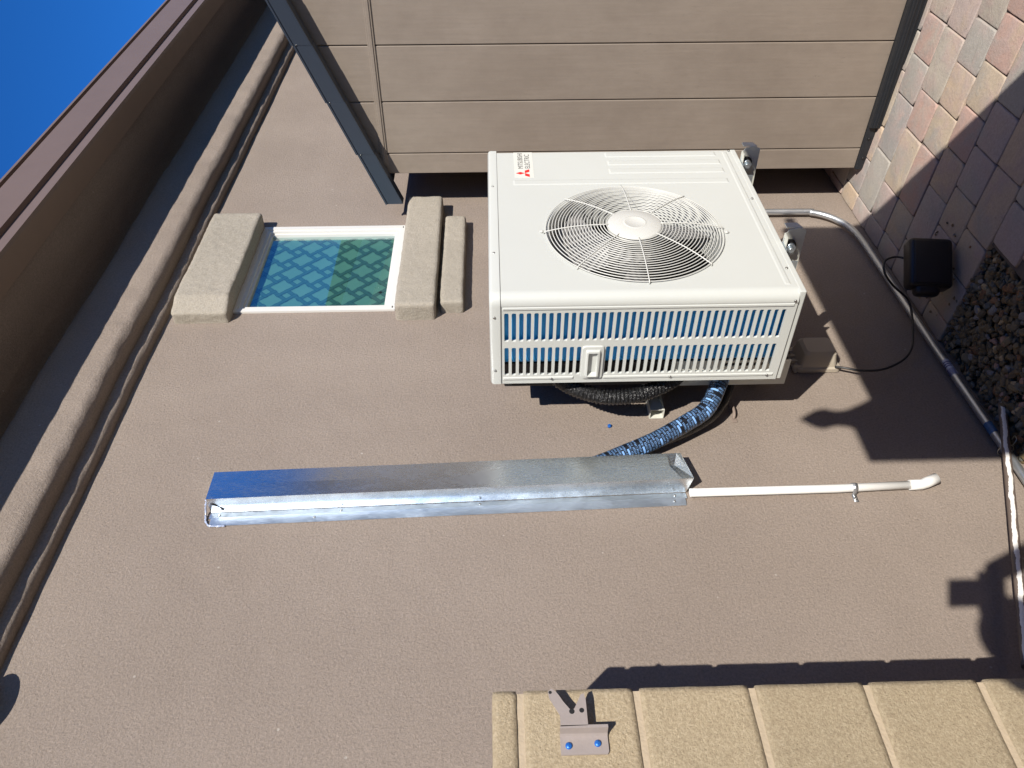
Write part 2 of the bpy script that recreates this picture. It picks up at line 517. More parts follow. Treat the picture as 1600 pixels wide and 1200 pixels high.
def sweep(name, prof, x0, x1, step, mat, parent, amp=0.004, freq=3.0, seed=0.0, amp2=0.0015):
    """profile (y,z) swept along x; hand-trowelled wobble"""
    bm = new_bm(); n = int((x1-x0)/step); rows = []
    for i in range(n+1):
        x = x0 + (x1-x0)*i/n
        row = []
        for k, (y, z, fy, fz) in enumerate(prof):
            wz = noise.noise(Vector((x*freq, seed, 0)))*amp + noise.noise(Vector((x*freq*6, seed+5, k*.6)))*amp2
            wy = noise.noise(Vector((x*freq*1.3, seed+9, 0)))*amp*0.6 + noise.noise(Vector((x*freq*7, seed+3, k*.6)))*amp2 + noise.noise(Vector((x*38, seed+2, k*1.3)))*0.0008
            row.append(bm.verts.new((x, y+wy*fy, z+wz*fz)))
        rows.append(row)
    for a, b_ in zip(rows, rows[1:]):
        for k in range(len(prof)-1):
            f = bm.faces.new((a[k], b_[k], b_[k+1], a[k+1])); f.smooth = True
    bmesh.ops.recalc_face_normals(bm, faces=bm.faces[:])
    return finish(name, bm, mat, parent)
def rprof(pr, z0, z1, r0, r1):
    out = [(0.02, z0+0.0, 0, 1)]
    out.append((-pr+r0*1.6, z0, 1, 1))
    for k in range(6):
        a = PI/2*k/5
        out.append((-pr+r0-r0*math.sin(a), z0+r0-r0*math.cos(a), 1, 1))
    for k in range(6):
        a = PI/2*k/5
        out.append((-pr+r1-r1*math.cos(a), z1-r1+r1*math.sin(a), 1, 1))
    out.append((0.02, z1, 0, 1))
    return out
sweep('cornice_moulding', rprof(0.106, 2.158, 2.40, 0.036, 0.04), -2.6, 5.2, 0.008, M['stucco'], house, amp=0.008, freq=1.7, seed=1.0, amp2=0.0028)
sweep('cornice_moulding', rprof(0.038, 2.116, 2.20, 0.022, 0.01), -2.6, 5.2, 0.008, M['stucco'], house, amp=0.006, freq=1.7, seed=1.0, amp2=0.0018)
# eave: stucco soffit with a cove, boxed board, metal fascia
sweep('soffit', [(0.0,2.38,0,0),(-.012,2.42,1,1),(-.04,2.455,1,1),(-.085,2.475,1,1),(-.14,2.484,1,1),(-.22,2.489,1,1),(-.295,2.492,1,1),(-.315,2.502,0,0)],
      -4, 7, 0.05, M['stucco'], house, amp=0.01, freq=1.2, seed=7)
bm = new_bm()
poly_prism(bm, [(-4,-.310,2.50),(-4,-.310,2.481),(-4,-.417,2.473),(-4,-.417,2.50)], (11,0,0))
eave = finish('eave_board', bm, M['soffit_board'], house)
bm = new_bm()
prof = [(-.4175,2.51),(-.4175,2.470),(-.435,2.470),(-.435,2.502),(-.414,2.504),(-.414,2.534),(-.432,2.539),(-.440,2.652),(-.424,2.654),(-.424,2.664),(-.444,2.666),(-.444,2.676),(-.32,2.690),(-.32,2.51)]
poly_prism(bm, [(-4,y,z) for y,z in prof], (11,0,0))
finish('fascia', bm, M['fascia'], house)
bm = new_bm()
poly_prism(bm, [(-4,-.32,2.505),(-4,-.32,2.689),(-4,5.2,4.2),(-4,5.2,2.63),(-4,-.0,2.63),(-4,-.0,2.505)], (11,0,0))
finish('roof', bm, plain('roof_tile', (0.2,0.13,0.1), 0.8, var=0.2), house)

# trims round the window: lumpy hand-stuccoed blocks
def lump(name, lo, hi, r, mat, parent, seed, amp=0.003, skew=None, cuts=14):
    bm = new_bm()
    x0,y0,z0 = lo; x1,y1,z1 = hi
    nx = max(3, int((x1-x0)/0.008)); nz_ = max(3, int((z1-z0)/0.008)); ny = max(2, int((y1-y0)/0.008))
    def rc(p):
        # rounded box mapping
        c = Vector((max(x0+r, min(x1-r, p.x)), max(y0+r, p.y), max(z0+r, min(z1-r, p.z))))
        d = p-c
        if d.length > 1e-9:
            q = c + d.normalized()*min(d.length, r) if d.length > r else p
        else: q = p
        n_ = noise.noise(q*38 + Vector((seed,0,0)))*amp + noise.noise(q*140 + Vector((seed,0,0)))*amp*0.45
        nn = d.normalized() if d.length > 1e-6 else Vector((0,-1,0))
        q = q + nn*n_
        q.z += noise.noise(Vector((q.x*7+seed, 0, 2)))*0.003
        q.x += noise.noise(Vector((q.z*9+seed, 4, 2)))*0.004
        if skew: q = skew(q)
        return q
    def sheet(fn, na, nb):
        g = [[bm.verts.new(rc(fn(i/na, j/nb))) for j in range(nb+1)] for i in range(na+1)]
        for i in range(na):
            for j in range(nb):
                f = bm.faces.new((g[i][j], g[i+1][j], g[i+1][j+1], g[i][j+1])); f.smooth = True
    L = lambda a,b_,t: a+(b_-a)*t
    sheet(lambda s,t: Vector((L(x0,x1,s), y0, L(z0,z1,t))), nx, nz_)
    sheet(lambda s,t: Vector((L(x0,x1,s), L(y1,y0,t), z0)), nx, ny)
    sheet(lambda s,t: Vector((L(x0,x1,s), L(y0,y1,t), z1)), nx, ny)
    sheet(lambda s,t: Vector((x0, L(y1,y0,s), L(z0,z1,t))), ny, nz_)
    sheet(lambda s,t: Vector((x1, L(y0,y1,s), L(z0,z1,t))), ny, nz_)
    bmesh.ops.remove_doubles(bm, verts=bm.verts[:], dist=1e-4)
    bmesh.ops.recalc_face_normals(bm, faces=bm.faces[:])
    return finish(name, bm, mat, parent)
def sk_head(q):
    q.z += 0.0
    # chamfered left end, tapering back to the wall
    t = max(0.0, min(1.0, (0.70-q.x)/0.07))
    q.y = q.y*(1-0.35*t)
    return q
tag(lump('window_trim', (0.625,-.078,1.872), (1.310,.01,2.082), 0.013, M['trim'], house, 3.0, 0.0018, sk_head), 'tall pale stucco header above the window')
tag(lump('window_trim', (0.625,-.075,1.090), (1.440,.01,1.243), 0.013, M['trim'], house, 11.0, 0.0016), 'wide pale stucco sill below the window')
tag(lump('window_trim', (0.665,-.055,0.985), (1.300,.01,1.075), 0.012, M['trim'], house, 23.0, 0.0016), 'narrow lower ledge under the sill')

# window
bm = new_bm()
def ringframe(bm, x0,x1,z0,z1, w, y0, y1, bevel=0.002):
    # mitred frame bars
    for pts in (((x0,z0),(x1,z0),(x1-w,z0+w),(x0+w,z0+w)), ((x1,z0),(x1,z1),(x1-w,z1-w),(x1-w,z0+w)),
                ((x1,z1),(x0,z1),(x0+w,z1-w),(x1-w,z1-w)), ((x0,z1),(x0,z0),(x0+w,z0+w),(x0+w,z1-w))):
        poly_prism(bm, [(a, y0, b_) for a, b_ in pts], (0, y1-y0, 0))
ringframe(bm, 0.684, 1.299, 1.252, 1.878, 0.020, -0.008, 0.01)
ringframe(bm, 0.7035, 1.2795, 1.2715, 1.8585, 0.016, -0.0035, 0.07)
ringframe(bm, 0.7190, 1.2640, 1.2870, 1.8430, 0.010, 0.006, 0.06)
win = finish('window', bm, M['vinyl'], house)
tag(win, 'white framed window with blue reflection on knot patterned glass')
for wx, wz in ((0.70, 1.262), (1.283, 1.262)):
    bm = new_bm(); box(bm, (wx-.005, -0.010, wz-.0015), (wx+.005, -0.0075, wz+.0015)); finish('weep_slot', bm, M['dark'], win)
# pane with the interlaced lattice film: strapwork computed in tiles
def film_mat(name, lo, hi, rough):
    mt, nt, b = material(name)
    p = coords(nt)
    n = nz(nt, p, 12, 4)
    nt.links.new(mixc(nt, n, lo, hi), b.inputs['Base Color'])
    b.inputs['Roughness'].default_value = rough
    b.inputs['Specular IOR Level'].default_value = 0.5
    return mt
M['film'] = film_mat('window_film', (0.085,0.215,0.175), (0.115,0.26,0.21), 0.45)
M['strap'] = film_mat('window_film_strap', (0.035,0.105,0.10), (0.05,0.135,0.125), 0.3)
M['strapline'] = film_mat('window_film_outline', (0.015,0.055,0.06), (0.02,0.07,0.07), 0.3)
bm = new_bm()
GX0, GX1, GZ0, GZ1 = 0.7285, 1.2545, 1.2965, 1.8335
YF = 0.031
bm.faces.new([bm.verts.new(c) for c in ((GX0,YF,GZ0),(GX1,YF,GZ0),(GX1,YF,GZ1),(GX0,YF,GZ1))])
def clip_poly(poly, x0, x1, z0, z1):
    def clip(pl, f, inter):
        out = []
        for i in range(len(pl)):
            a, b_ = pl[i], pl[(i+1)%len(pl)]
            ia, ib = f(a), f(b_)
            if ia: out.append(a)
            if ia != ib: out.append(inter(a, b_))
        return out
    for ax, val, s in ((0,x0,1),(0,x1,-1),(1,z0,1),(1,z1,-1)):
        if len(poly) < 3: return []
        f = lambda p: s*(p[ax]-val) >= 0
        def inter(a, b_):
            t = (val-a[ax])/(b_[ax]-a[ax]); return (a[0]+(b_[0]-a[0])*t, a[1]+(b_[1]-a[1])*t)
        poly = clip(poly, f, inter)
    return poly
def strap_bar(cx_, cz_, ang, L, w, y, mi):
    d = (math.cos(ang), math.sin(ang)); nrm = (-d[1], d[0])
    pts = [(cx_+d[0]*s*L+nrm[0]*t*w, cz_+d[1]*s*L+nrm[1]*t*w) for s, t in ((-1,-1),(1,-1),(1,1),(-1,1))]
    pts = clip_poly(pts, GX0, GX1, GZ0, GZ1)
    if len(pts) < 3: return
    f = bm.faces.new([bm.verts.new((a, y, b_)) for a, b_ in pts]); f.material_index = mi
D_, R_ = 0.088, 0.0235        # pinwheel lattice: rings of side 2R joined by straps of length D+2R
ct = math.cos(PI/4)
lv = 0
for i in range(-12, 13):
    for j in range(-12, 13):
        cu, cv = i*D_ - j*2*R_, i*2*R_ + j*D_
        for (ua, va, ub, vb) in ((cu-R_, cv+R_, cu+D_+R_, cv+R_), (cu+R_, cv+R_, cu+R_, cv-D_-R_)):
            mu, mv = (ua+ub)/2, (va+vb)/2
            mx_, mz_ = 1.0 + (mu-mv)*ct, 1.56 + (mu+mv)*ct*0.92
            if not (GX0-.08 < mx_ < GX1+.08 and GZ0-.08 < mz_ < GZ1+.08): continue
            an = PI/4 if abs(ub-ua) > abs(vb-va) else -PI/4
            lv += 1
            y = YF - 0.0006 - (lv*7 % 13)*0.00012
            strap_bar(mx_, mz_, an, (D_+2*R_)/2+.0066+.0018, 0.0088, y, 2)
            strap_bar(mx_, mz_, an, (D_+2*R_)/2+.0066, 0.0066, y-0.00006, 1)
fm = finish('pane_film', bm, [M['film'], M['strap'], M['strapline']], win)
# clear glass in front of the film
mt, nt, b = material('window_glass')
nt.nodes.remove(b)
out = nt.nodes['Material Output']
gl = N(nt, 'ShaderNodeBsdfGlossy'); gl.inputs['Roughness'].default_value = 0.015; gl.inputs['Color'].default_value = (0.85,0.93,1,1)
tr = N(nt, 'ShaderNodeBsdfTransparent'); tr.inputs['Color'].default_value = (0.86, 0.97, 0.95, 1)
geo = N(nt, 'ShaderNodeNewGeometry'); dt = N(nt, 'ShaderNodeVectorMath', operation='DOT_PRODUCT')
nt.links.new(geo.outputs['Normal'], dt.inputs[0]); nt.links.new(geo.outputs['Incoming'], dt.inputs[1])
inv = math_n(nt, 'SUBTRACT', 1.0, math_n(nt, 'ABSOLUTE', dt.outputs['Value']))
frs = math_n(nt, 'ADD', 0.24, math_n(nt, 'MULTIPLY', 0.76, math_n(nt, 'POWER', inv, 5.0)))
mx = N(nt, 'ShaderNodeMixShader')
nt.links.new(frs, mx.inputs[0]); nt.links.new(tr.outputs[0], mx.inputs[1]); nt.links.new(gl.outputs[0], mx.inputs[2])
nt.links.new(mx.outputs[0], out.inputs['Surface'])
M['glass'] = mt
bm = new_bm()
bm.faces.new([bm.verts.new(c) for c in ((GX0-.002,.019,GZ0-.002),(GX1+.002,.019,GZ0-.002),(GX1+.002,.019,GZ1+.002),(GX0-.002,.019,GZ1+.002))])
finish('pane', bm, M['glass'], win)

# ------------------------------------------------------------------ air conditioner
W, H = 0.876, 0.88
YF0, YB = -0.558, -0.235
ac = thing('air_conditioner', (0.44, -0.40, 0.0), 'cream wall mounted outdoor air conditioning unit with round fan guard', 'air conditioner')
ZT = 0.852     # underside of the lid
bm = new_bm()
FC = Vector((0.330, 0, 0.434)); FR = 0.266
def ring_panel(bm, x0, x1, z0, z1, c, r, y, n=96):
    angs = [2*PI*k/n for k in range(n)]
    for cxx, czz in ((x0,z0),(x1,z0),(x1,z1),(x0,z1)): angs.append(math.atan2(czz-c.z, cxx-c.x) % (2*PI))
    angs = sorted(set(round(a, 7) for a in angs))
    inn, outr = [], []
    for a in angs:
        ca, sa = math.cos(a), math.sin(a)
        t = min([(x1-c.x)/ca if ca > 1e-9 else ((x0-c.x)/ca if ca < -1e-9 else 1e9), (z1-c.z)/sa if sa > 1e-9 else ((z0-c.z)/sa if sa < -1e-9 else 1e9)])
        inn.append(bm.verts.new((c.x+ca*r, y, c.z+sa*r))); outr.append(bm.verts.new((c.x+ca*t, y, c.z+sa*t)))
    k = len(angs)
    for i in range(k):
        bm.faces.new((inn[i], inn[(i+1)%k], outr[(i+1)%k], outr[i]))
    # rolled lip and bell mouth
    prev = inn
    for dr, dy in ((-.002,.002),(-.004,.006),(-.006,.02),(-.006,.10),(-.004,.13)):
        nx_ = [bm.verts.new((c.x+math.cos(a)*(r+dr), y+dy, c.z+math.sin(a)*(r+dr))) for a in angs]
        for i in range(k):
            f = bm.faces.new((prev[i], nx_[i], nx_[(i+1)%k], prev[(i+1)%k])); f.smooth = True
        prev = nx_
RC = 0.030
ring_panel(bm, RC, W-0.012, 0.012, ZT, FC, FR, YF0)
# rounded left corner wrapping to the side, and small rounded right corner
arc = [(RC-RC*math.sin(PI/2*k/8), YF0+RC-RC*math.cos(PI/2*k/8)) for k in range(9)] + [(0.0, YF0+RC+.006), (0.004, YF0+RC+.008)]
def strip(bm, pts, z0, z1, smooth=True):
    a = [bm.verts.new((x, y, z0)) for x, y in pts]; b_ = [bm.verts.new((x, y, z1)) for x, y in pts]
    for i in range(len(pts)-1):
        f = bm.faces.new((a[i], a[i+1], b_[i+1], b_[i])); f.smooth = smooth
strip(bm, arc, 0.012, ZT)
arc2 = [(W-0.012+0.012*math.sin(PI/2*k/5), YF0+0.012-0.012*math.cos(PI/2*k/5)) for k in range(6)] + [(W, YB)]
strip(bm, arc2, 0.012, ZT)
# raised ribs
def rib(bm, x0, x1, z0, z1, h=0.0022, s=0.006):
    o = [bm.verts.new(c) for c in ((x0,YF0-.0002,z0),(x1,YF0-.0002,z0),(x1,YF0-.0002,z1),(x0,YF0-.0002,z1))]
    i = [bm.verts.new(c) for c in ((x0+s,YF0-h,z0+s),(x1-s,YF0-h,z0+s),(x1-s,YF0-h,z1-s),(x0+s,YF0-h,z1-s))]
    bm.faces.new(i)
    for k in range(4): bm.faces.new((o[k], o[(k+1)%4], i[(k+1)%4], i[k]))
for x0, x1, z0, z1 in ((.822,.858,.071,.467),(.762,.798,.067,.464),(.702,.738,.067,.466),(.629,.664,.068,.797)):
    rib(bm, x0, x1, z0, z1)
rib(bm, .04, .855, .028, .047, 0.0018, .005)
bmesh.ops.recalc_face_normals(bm, faces=bm.faces[:])
finish('front_panel', bm, M['cream'], ac)
# base pan lip
bm = new_bm(); box(bm, (0.006, YF0-.001, -0.006), (W-.004, YB+.004, 0.0125), 0.003)
finish('base_pan', bm, M['cream'], ac)
# lid: cap with rolled edge
bm = new_bm()
pl = [(W+.002, YF0-.002), (RC, YF0-.003)] + [(RC-(RC+.003)*math.sin(PI/2*k/8), YF0+RC-(RC+.003)*math.cos(PI/2*k/8)) for k in range(1, 9)] + [(-.003, YB-.002), (W+.002, YB-.002)]
fs = poly_prism(bm, [(x, y, ZT-.001) for x, y in pl], (0, 0, 0.031))
bmesh.ops.bevel(bm, geom=[e for e in bm.edges if min(v.co.z for v in e.verts) > ZT+.02], offset=0.010, segments=3, profile=0.5, affect='EDGES')
finish('lid', bm, M['cream'], ac, smooth=True, angle=40)
# side panel with slots
bm = new_bm()
def slot_cell(bm, ya, yb, za, zb, hole, depth=0.008):
    hy0, hy1, hz0, hz1 = hole
    r = min((hy1-hy0), (hz1-hz0))*0.33
    hp, op = [], []
    corners = [((hy0+r, hz0+r), PI, (ya, za)), ((hy1-r, hz0+r), 1.5*PI, (yb, za)), ((hy1-r, hz1-r), 0, (yb, zb)), ((hy0+r, hz1-r), PI/2, (ya, zb))]
    for ci, ((cy_, cz_), a0, oc) in enumerate(corners):
        for k in range(4):
            a = a0+PI/2*k/3
            y, z = cy_+r*math.cos(a), cz_+r*math.sin(a)
            hp.append((y, z))
            if k == 0: op.append((oc[0], z) if ci in (0, 2) else (y, oc[1]))
            elif k == 3: op.append((y, oc[1]) if ci in (0, 2) else (oc[0], z))
            else: op.append(oc)
    n = len(hp)
    hv = [bm.verts.new((0.0008, y, z)) for y, z in hp]; hv2 = [bm.verts.new((0.0034, y+(.0008 if y > (hy0+hy1)/2 else -.0008)*-1, z)) for y, z in hp]
    hv3 = [bm.verts.new((depth, v.co.y, v.co.z)) for v in hv2]
    ov = []
    for i, (y, z) in enumerate(op):
        ov.append(bm.verts.new((0.0008, y, z)))
    for i in range(n):
        j = (i+1) % n
        if op[i] == op[j]: 
            bm.faces.new((ov[i], hv[i], hv[j]))
        else: bm.faces.new((ov[i], hv[i], hv[j], ov[j]))
        bm.faces.new((hv[i], hv2[i], hv2[j], hv[j])); bm.faces.new((hv2[i], hv3[i], hv3[j], hv2[j]))
def quad_yz(bm, y0, y1, z0, z1, x=0.0008):
    bm.faces.new([bm.verts.new(c) for c in ((x,y0,z0),(x,y0,z1),(x,y1,z1),(x,y1,z0))])
pitch = 0.02132; hw = 0.0125; ztop = 0.8445
SY0, SY1, SY2, SY3 = -0.5012, -0.399, -0.3755, -0.268
zedge0 = ztop - 38*pitch
quad_yz(bm, YF0+RC+.006, SY0-.006, 0.012, ZT)       # strip beside the front
quad_yz(bm, SY1+.006, SY2-.006, zedge0, ztop)
quad_yz(bm, SY3+.006, YB, 0.012, ZT)
quad_yz(bm, SY0-.006, SY3+.006, ztop, ZT)
quad_yz(bm, SY0-.006, SY3+.006, 0.012, zedge0)
for k in range(38):
    zb = ztop-k*pitch; za = zb-pitch; zc = (za+zb)/2
    slot_cell(bm, SY0-.006, SY1+.006, za, zb, (SY0, SY1, zc-hw/2, zc+hw/2))
    if k in (11, 12, 13): quad_yz(bm, SY2-.006, SY3+.006, za, zb)
    else: slot_cell(bm, SY2-.006, SY3+.006, za, zb, (SY2, SY3, zc-hw/2, zc+hw/2))
bmesh.ops.remove_doubles(bm, verts=bm.verts[:], dist=2e-5)
bmesh.ops.recalc_face_normals(bm, faces=bm.faces[:])
# raised beads along both long edges
def bead(bm, y0, y1, z0, z1, h=0.0024, s=0.003):
    o = [bm.verts.new(c) for c in ((.0006,y0,z0),(.0006,y1,z0),(.0006,y1,z1),(.0006,y0,z1))]
    i = [bm.verts.new(c) for c in ((-h,y0+s,z0+s),(-h,y1-s,z0+s),(-h,y1-s,z1-s),(-h,y0+s,z1-s))]
    bm.faces.new(list(reversed(i)))
    for k in range(4): bm.faces.new((o[k], i[k], i[(k+1)%4], o[(k+1)%4]))
bead(bm, -.524, -.512, .02, .846); bead(bm, -.262, -.250, .632, .845); bead(bm, -.262, -.250, .024, .545)
# inner rear flange catching the sun
box(bm, (0.001, YB-.002, 0.012), (0.045, YB-.0005, ZT))
finish('side_panel', bm, M['cream'], ac)
# handle recess
bm = new_bm()
hz0, hz1, hy0, hy1 = 0.546, 0.612, -0.380, -0.2535
def rr(y0, y1, z0, z1, r, x, n=4):
    out = []
    for (cy_, cz_, a0) in ((y0+r, z0+r, PI), (y1-r, z0+r, 1.5*PI), (y1-r, z1-r, 0), (y0+r, z1-r, PI/2)):
        for k in range(n+1):
            a = a0+PI/2*k/n; out.append((x, cy_+r*math.cos(a), cz_+r*math.sin(a)))
    return out
lps = [rr(hy0,hy1,hz0,hz1,.010,.0005), rr(hy0+.002,hy1-.002,hz0+.002,hz1-.002,.009,-.005), rr(hy0+.011,hy1-.011,hz0+.011,hz1-.011,.005,-.006),
       rr(hy0+.015,hy1-.013,hz0+.014,hz1-.014,.004,-.012), rr(hy0+.020,hy1-.016,hz0+.019,hz1-.018,.003,-.013), rr(hy0+.026,hy1-.030,hz0+.025,hz1-.026,.002,.018)]
pv = None
for lp in lps:
    cur = [bm.verts.new(c) for c in lp]
    if pv:
        for i in range(len(cur)): bm.faces.new((pv[i], pv[(i+1)%len(cur)], cur[(i+1)%len(cur)], cur[i]))
    pv = cur
bmesh.ops.recalc_face_normals(bm, faces=bm.faces[:])
hd = finish('handle', bm, M['cream'], ac, smooth=True, angle=30)
bm = new_bm()
box(bm, (.0175, hy0+.024, hz0+.023), (.019, hy1-.028, hz1-.024))
finish('recess', bm, M['dark'], hd)
bm = new_bm()
for k in range(6): box(bm, (.010, hy0+.027+k*.009, hz0+.024), (.0172, hy0+.0305+k*.009, hz1-.025))
finish('louvre', bm, M['cream'], hd)
# screws
bm = new_bm()
def screw(bm, p, ax, r=0.0045):
    cyl(bm, p, ax, r, 0.0022, 12, r2=r*0.75)
def screws(pts, ax, parent, r=.0045, mat=None, name='screw'):
    for p in pts:
        bm_ = new_bm(); screw(bm_, p, ax, r); finish(name, bm_, mat or M['screw'], parent)
screws([(-.003,-.49,.868),(-.003,-.292,.868),(-.0005,-.531,.022),(-.003,-.256,.70),(-.003,-.256,.34),(-.003,-.256,.045)], (-1,0,0), ac)
screws([(x, YF0-.0018, z) for x, z in ((.86,.02),(.52,.02),(.12,.02),(.62,.866),(.22,.866))], (0,-1,0), ac)
# blue condenser coil, wrapping round the rear corner
mt, nt, b = material('blue_coil_fins')
wv = N(nt, 'ShaderNodeTexWave'); wv.bands_direction = 'Z'; wv.inputs['Scale'].default_value = 120
nt.links.new(coords(nt), wv.inputs['Vector'])
nt.links.new(mixc(nt, wv.outputs['Fac'], (0.0,0.30,0.80), (0.02,0.46,1.0)), b.inputs['Base Color'])
b.inputs['Roughness'].default_value = 0.42; b.inputs['Metallic'].default_value = 0.15
M['coil'] = mt
bm = new_bm()
cp = [(.018, -.530), (.018, -.335)]
for k in range(1, 9):
    a = PI/2*k/8; cp.append((.018+.062-.062*math.cos(a), -.335+.062*math.sin(a)))
cp += [(W-.03, -.273)]
a_ = [bm.verts.new((x, y, .03)) for x, y in cp]; b_ = [bm.verts.new((x, y, .846)) for x, y in cp]
for i in range(len(cp)-1):
    f = bm.faces.new((a_[i], b_[i], b_[i+1], a_[i+1])); f.smooth = True
# tube sheet returns
inn_ = [bm.verts.new((x+.03, y-.0, .03)) for x, y in cp]
finish('coil', bm, M['coil'], ac)
# near-black inner sheets, shade behind the guard put into their colour
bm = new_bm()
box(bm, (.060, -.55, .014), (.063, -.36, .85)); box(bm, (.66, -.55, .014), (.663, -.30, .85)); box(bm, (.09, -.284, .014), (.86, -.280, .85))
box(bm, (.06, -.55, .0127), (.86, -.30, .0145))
finish('inner_shade_sheets', bm, M['dark'], ac)
# fan guard
bm = new_bm()
hub_r = 0.083
def dome(r):   # offset outward from the panel
    t = max(0, min(1, (FR+.006-r)/(FR-hub_r)))
    return 0.006 + 0.020*(1-(1-t)**2.4)
nr = 19
for k in range(nr+1):
    r = hub_r+.003 + (FR+.006-hub_r-.003)*k/nr
    y = YF0-dome(r)
    tube(bm, [(FC.x+r*math.cos(2*PI*i/96), y, FC.z+r*math.sin(2*PI*i/96)) for i in range(96)], 0.0016, n=6, closed=True)
for s in range(8):
    a = 2*PI*s/8 + 0.02
    pts = []
    for k in range(15):
        r = hub_r-.004 + (FR+.010-hub_r+.004)*k/14
        pts.append((FC.x+r*math.cos(a), YF0-dome(r)-.0025, FC.z+r*math.sin(a)))
    pts.append((FC.x+(FR+.012)*math.cos(a), YF0-.0005, FC.z+(FR+.012)*math.sin(a)))
    tube(bm, pts, 0.0019, n=6)
guard = finish('fan_guard', bm, M['white_wire'], ac)
for sa in (PI/2*0.99, -PI/2*1.03):
    bm = new_bm()
    c = Vector((FC.x+(FR+.018)*math.cos(sa), YF0-.004, FC.z+(FR+.018)*math.sin(sa)))
    tube(bm, [c+Vector((.006*math.cos(t), 0, .006*math.sin(t))) for t in [2*PI*i/12 for i in range(12)]], 0.0016, n=5, closed=True)
    cyl(bm, c+Vector((0,.004,0)), (0,-1,0), .0038, .007, 10)
    finish('clip', bm, M['white_wire'], guard)
bm = new_bm()
yc = YF0-dome(hub_r)
lathe(bm, (FC.x, yc, FC.z), (0,-1,0), [(hub_r,-.012),(hub_r+.001,-.002),(hub_r-.001,.002),(hub_r-.006,.005),(.038,.008),(.034,.0082),(.0325,.0095),(.030,.0082),(.0,.0085)], n=64)
finish('hub_cap', bm, M['white_wire'], guard)
# fan
bm = new_bm()
lathe(bm, (FC.x, YF0+.13, FC.z), (0,-1,0), [(0.0,0.0),(.07,0.0),(.072,.07),(.066,.078),(0,.08)], n=40)
for bl in range(3):
    base = bl*2*PI/3 + 0.91
    g = []
    for i in range(11):
        t = i/10; row = []
        for j in range(9):
            u = j/8; r = .070 + (.252-.070)*u
            sweep_ = (0.60+0.30*u)
            a = base + t*sweep_*1.25 - 0.25*u
            y = YF0 + .045 + .075*t + 0.012*math.sin(PI*u)
            row.append(bm.verts.new((FC.x+r*math.cos(a), y, FC.z+r*math.sin(a))))
        g.append(row)
    for i in range(10):
        for j in range(8):
            f = bm.faces.new((g[i][j], g[i+1][j], g[i+1][j+1], g[i][j+1])); f.smooth = True
finish('fan', bm, M['blade'], ac)
# badge
bm = new_bm(); box(bm, (.683, YF0-.0006, .724), (.868, YF0+.001, .790))
badge = finish('badge', bm, M['badge'], ac)
def text_mesh(name, txt, x0, x1, z0, z1, y, mat, parent, ext=0.0003):
    cu = bpy.data.curves.new(name, 'FONT'); cu.body = txt; cu.size = 1.0; cu.extrude = 0.0
    to = bpy.data.objects.new(name+'_src', cu); COL.objects.link(to)
    bpy.context.view_layer.update()
    dg = bpy.context.evaluated_depsgraph_get()
    me = bpy.data.meshes.new_from_object(to.evaluated_get(dg))
    bpy.data.objects.remove(to)
    xs_ = [v.co.x for v in me.vertices]; ys_ = [v.co.y for v in me.vertices]
    ax, bx, ay, by = min(xs_), max(xs_), min(ys_), max(ys_)
    for v in me.vertices:
        v.co = Vector((x0+(v.co.x-ax)/(bx-ax)*(x1-x0), y, z0+(v.co.y-ay)/(by-ay)*(z1-z0)))
    me.materials.clear(); me.materials.append(mat)
    o = bpy.data.objects.new(name, me); COL.objects.link(o)
    o.parent = parent; o.matrix_parent_inverse = Matrix.Translation(-world_loc(parent))
    return o
def reparent_sub(o, part, root):
    # parts keep identity location; sub-parts under parts that sit at world origin
    pass
text_mesh('lettering', 'MITSUBISHI', .747, .861, .7595, .7770, YF0-.0009, M['ink'], badge)
text_mesh('lettering', 'ELECTRIC', .748, .851, .7355, .7530, YF0-.0009, M['ink'], badge)
bm = new_bm()
ex, ez = .7135, .7545
def rhomb(pts):
    bm.faces.new([bm.verts.new((ex+a, YF0-.0009, ez+c)) for a, c in pts])
s_ = 0.0155
hh = s_*math.sqrt(3)/2*1.35
def rot(p, a): return (p[0]*math.cos(a)-p[1]*math.sin(a), p[0]*math.sin(a)+p[1]*math.cos(a))
d0 = [(0,0),(.0092,.0158),(0,.0316),(-.0092,.0158)]
for k in range(3): rhomb([rot(p, k*2*PI/3) for p in d0])
finish('emblem', bm, M['red'], badge)

# rear body and holed plate behind the unit
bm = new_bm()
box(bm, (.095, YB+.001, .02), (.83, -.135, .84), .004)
finish('rear_casing', bm, M['dark'], ac)

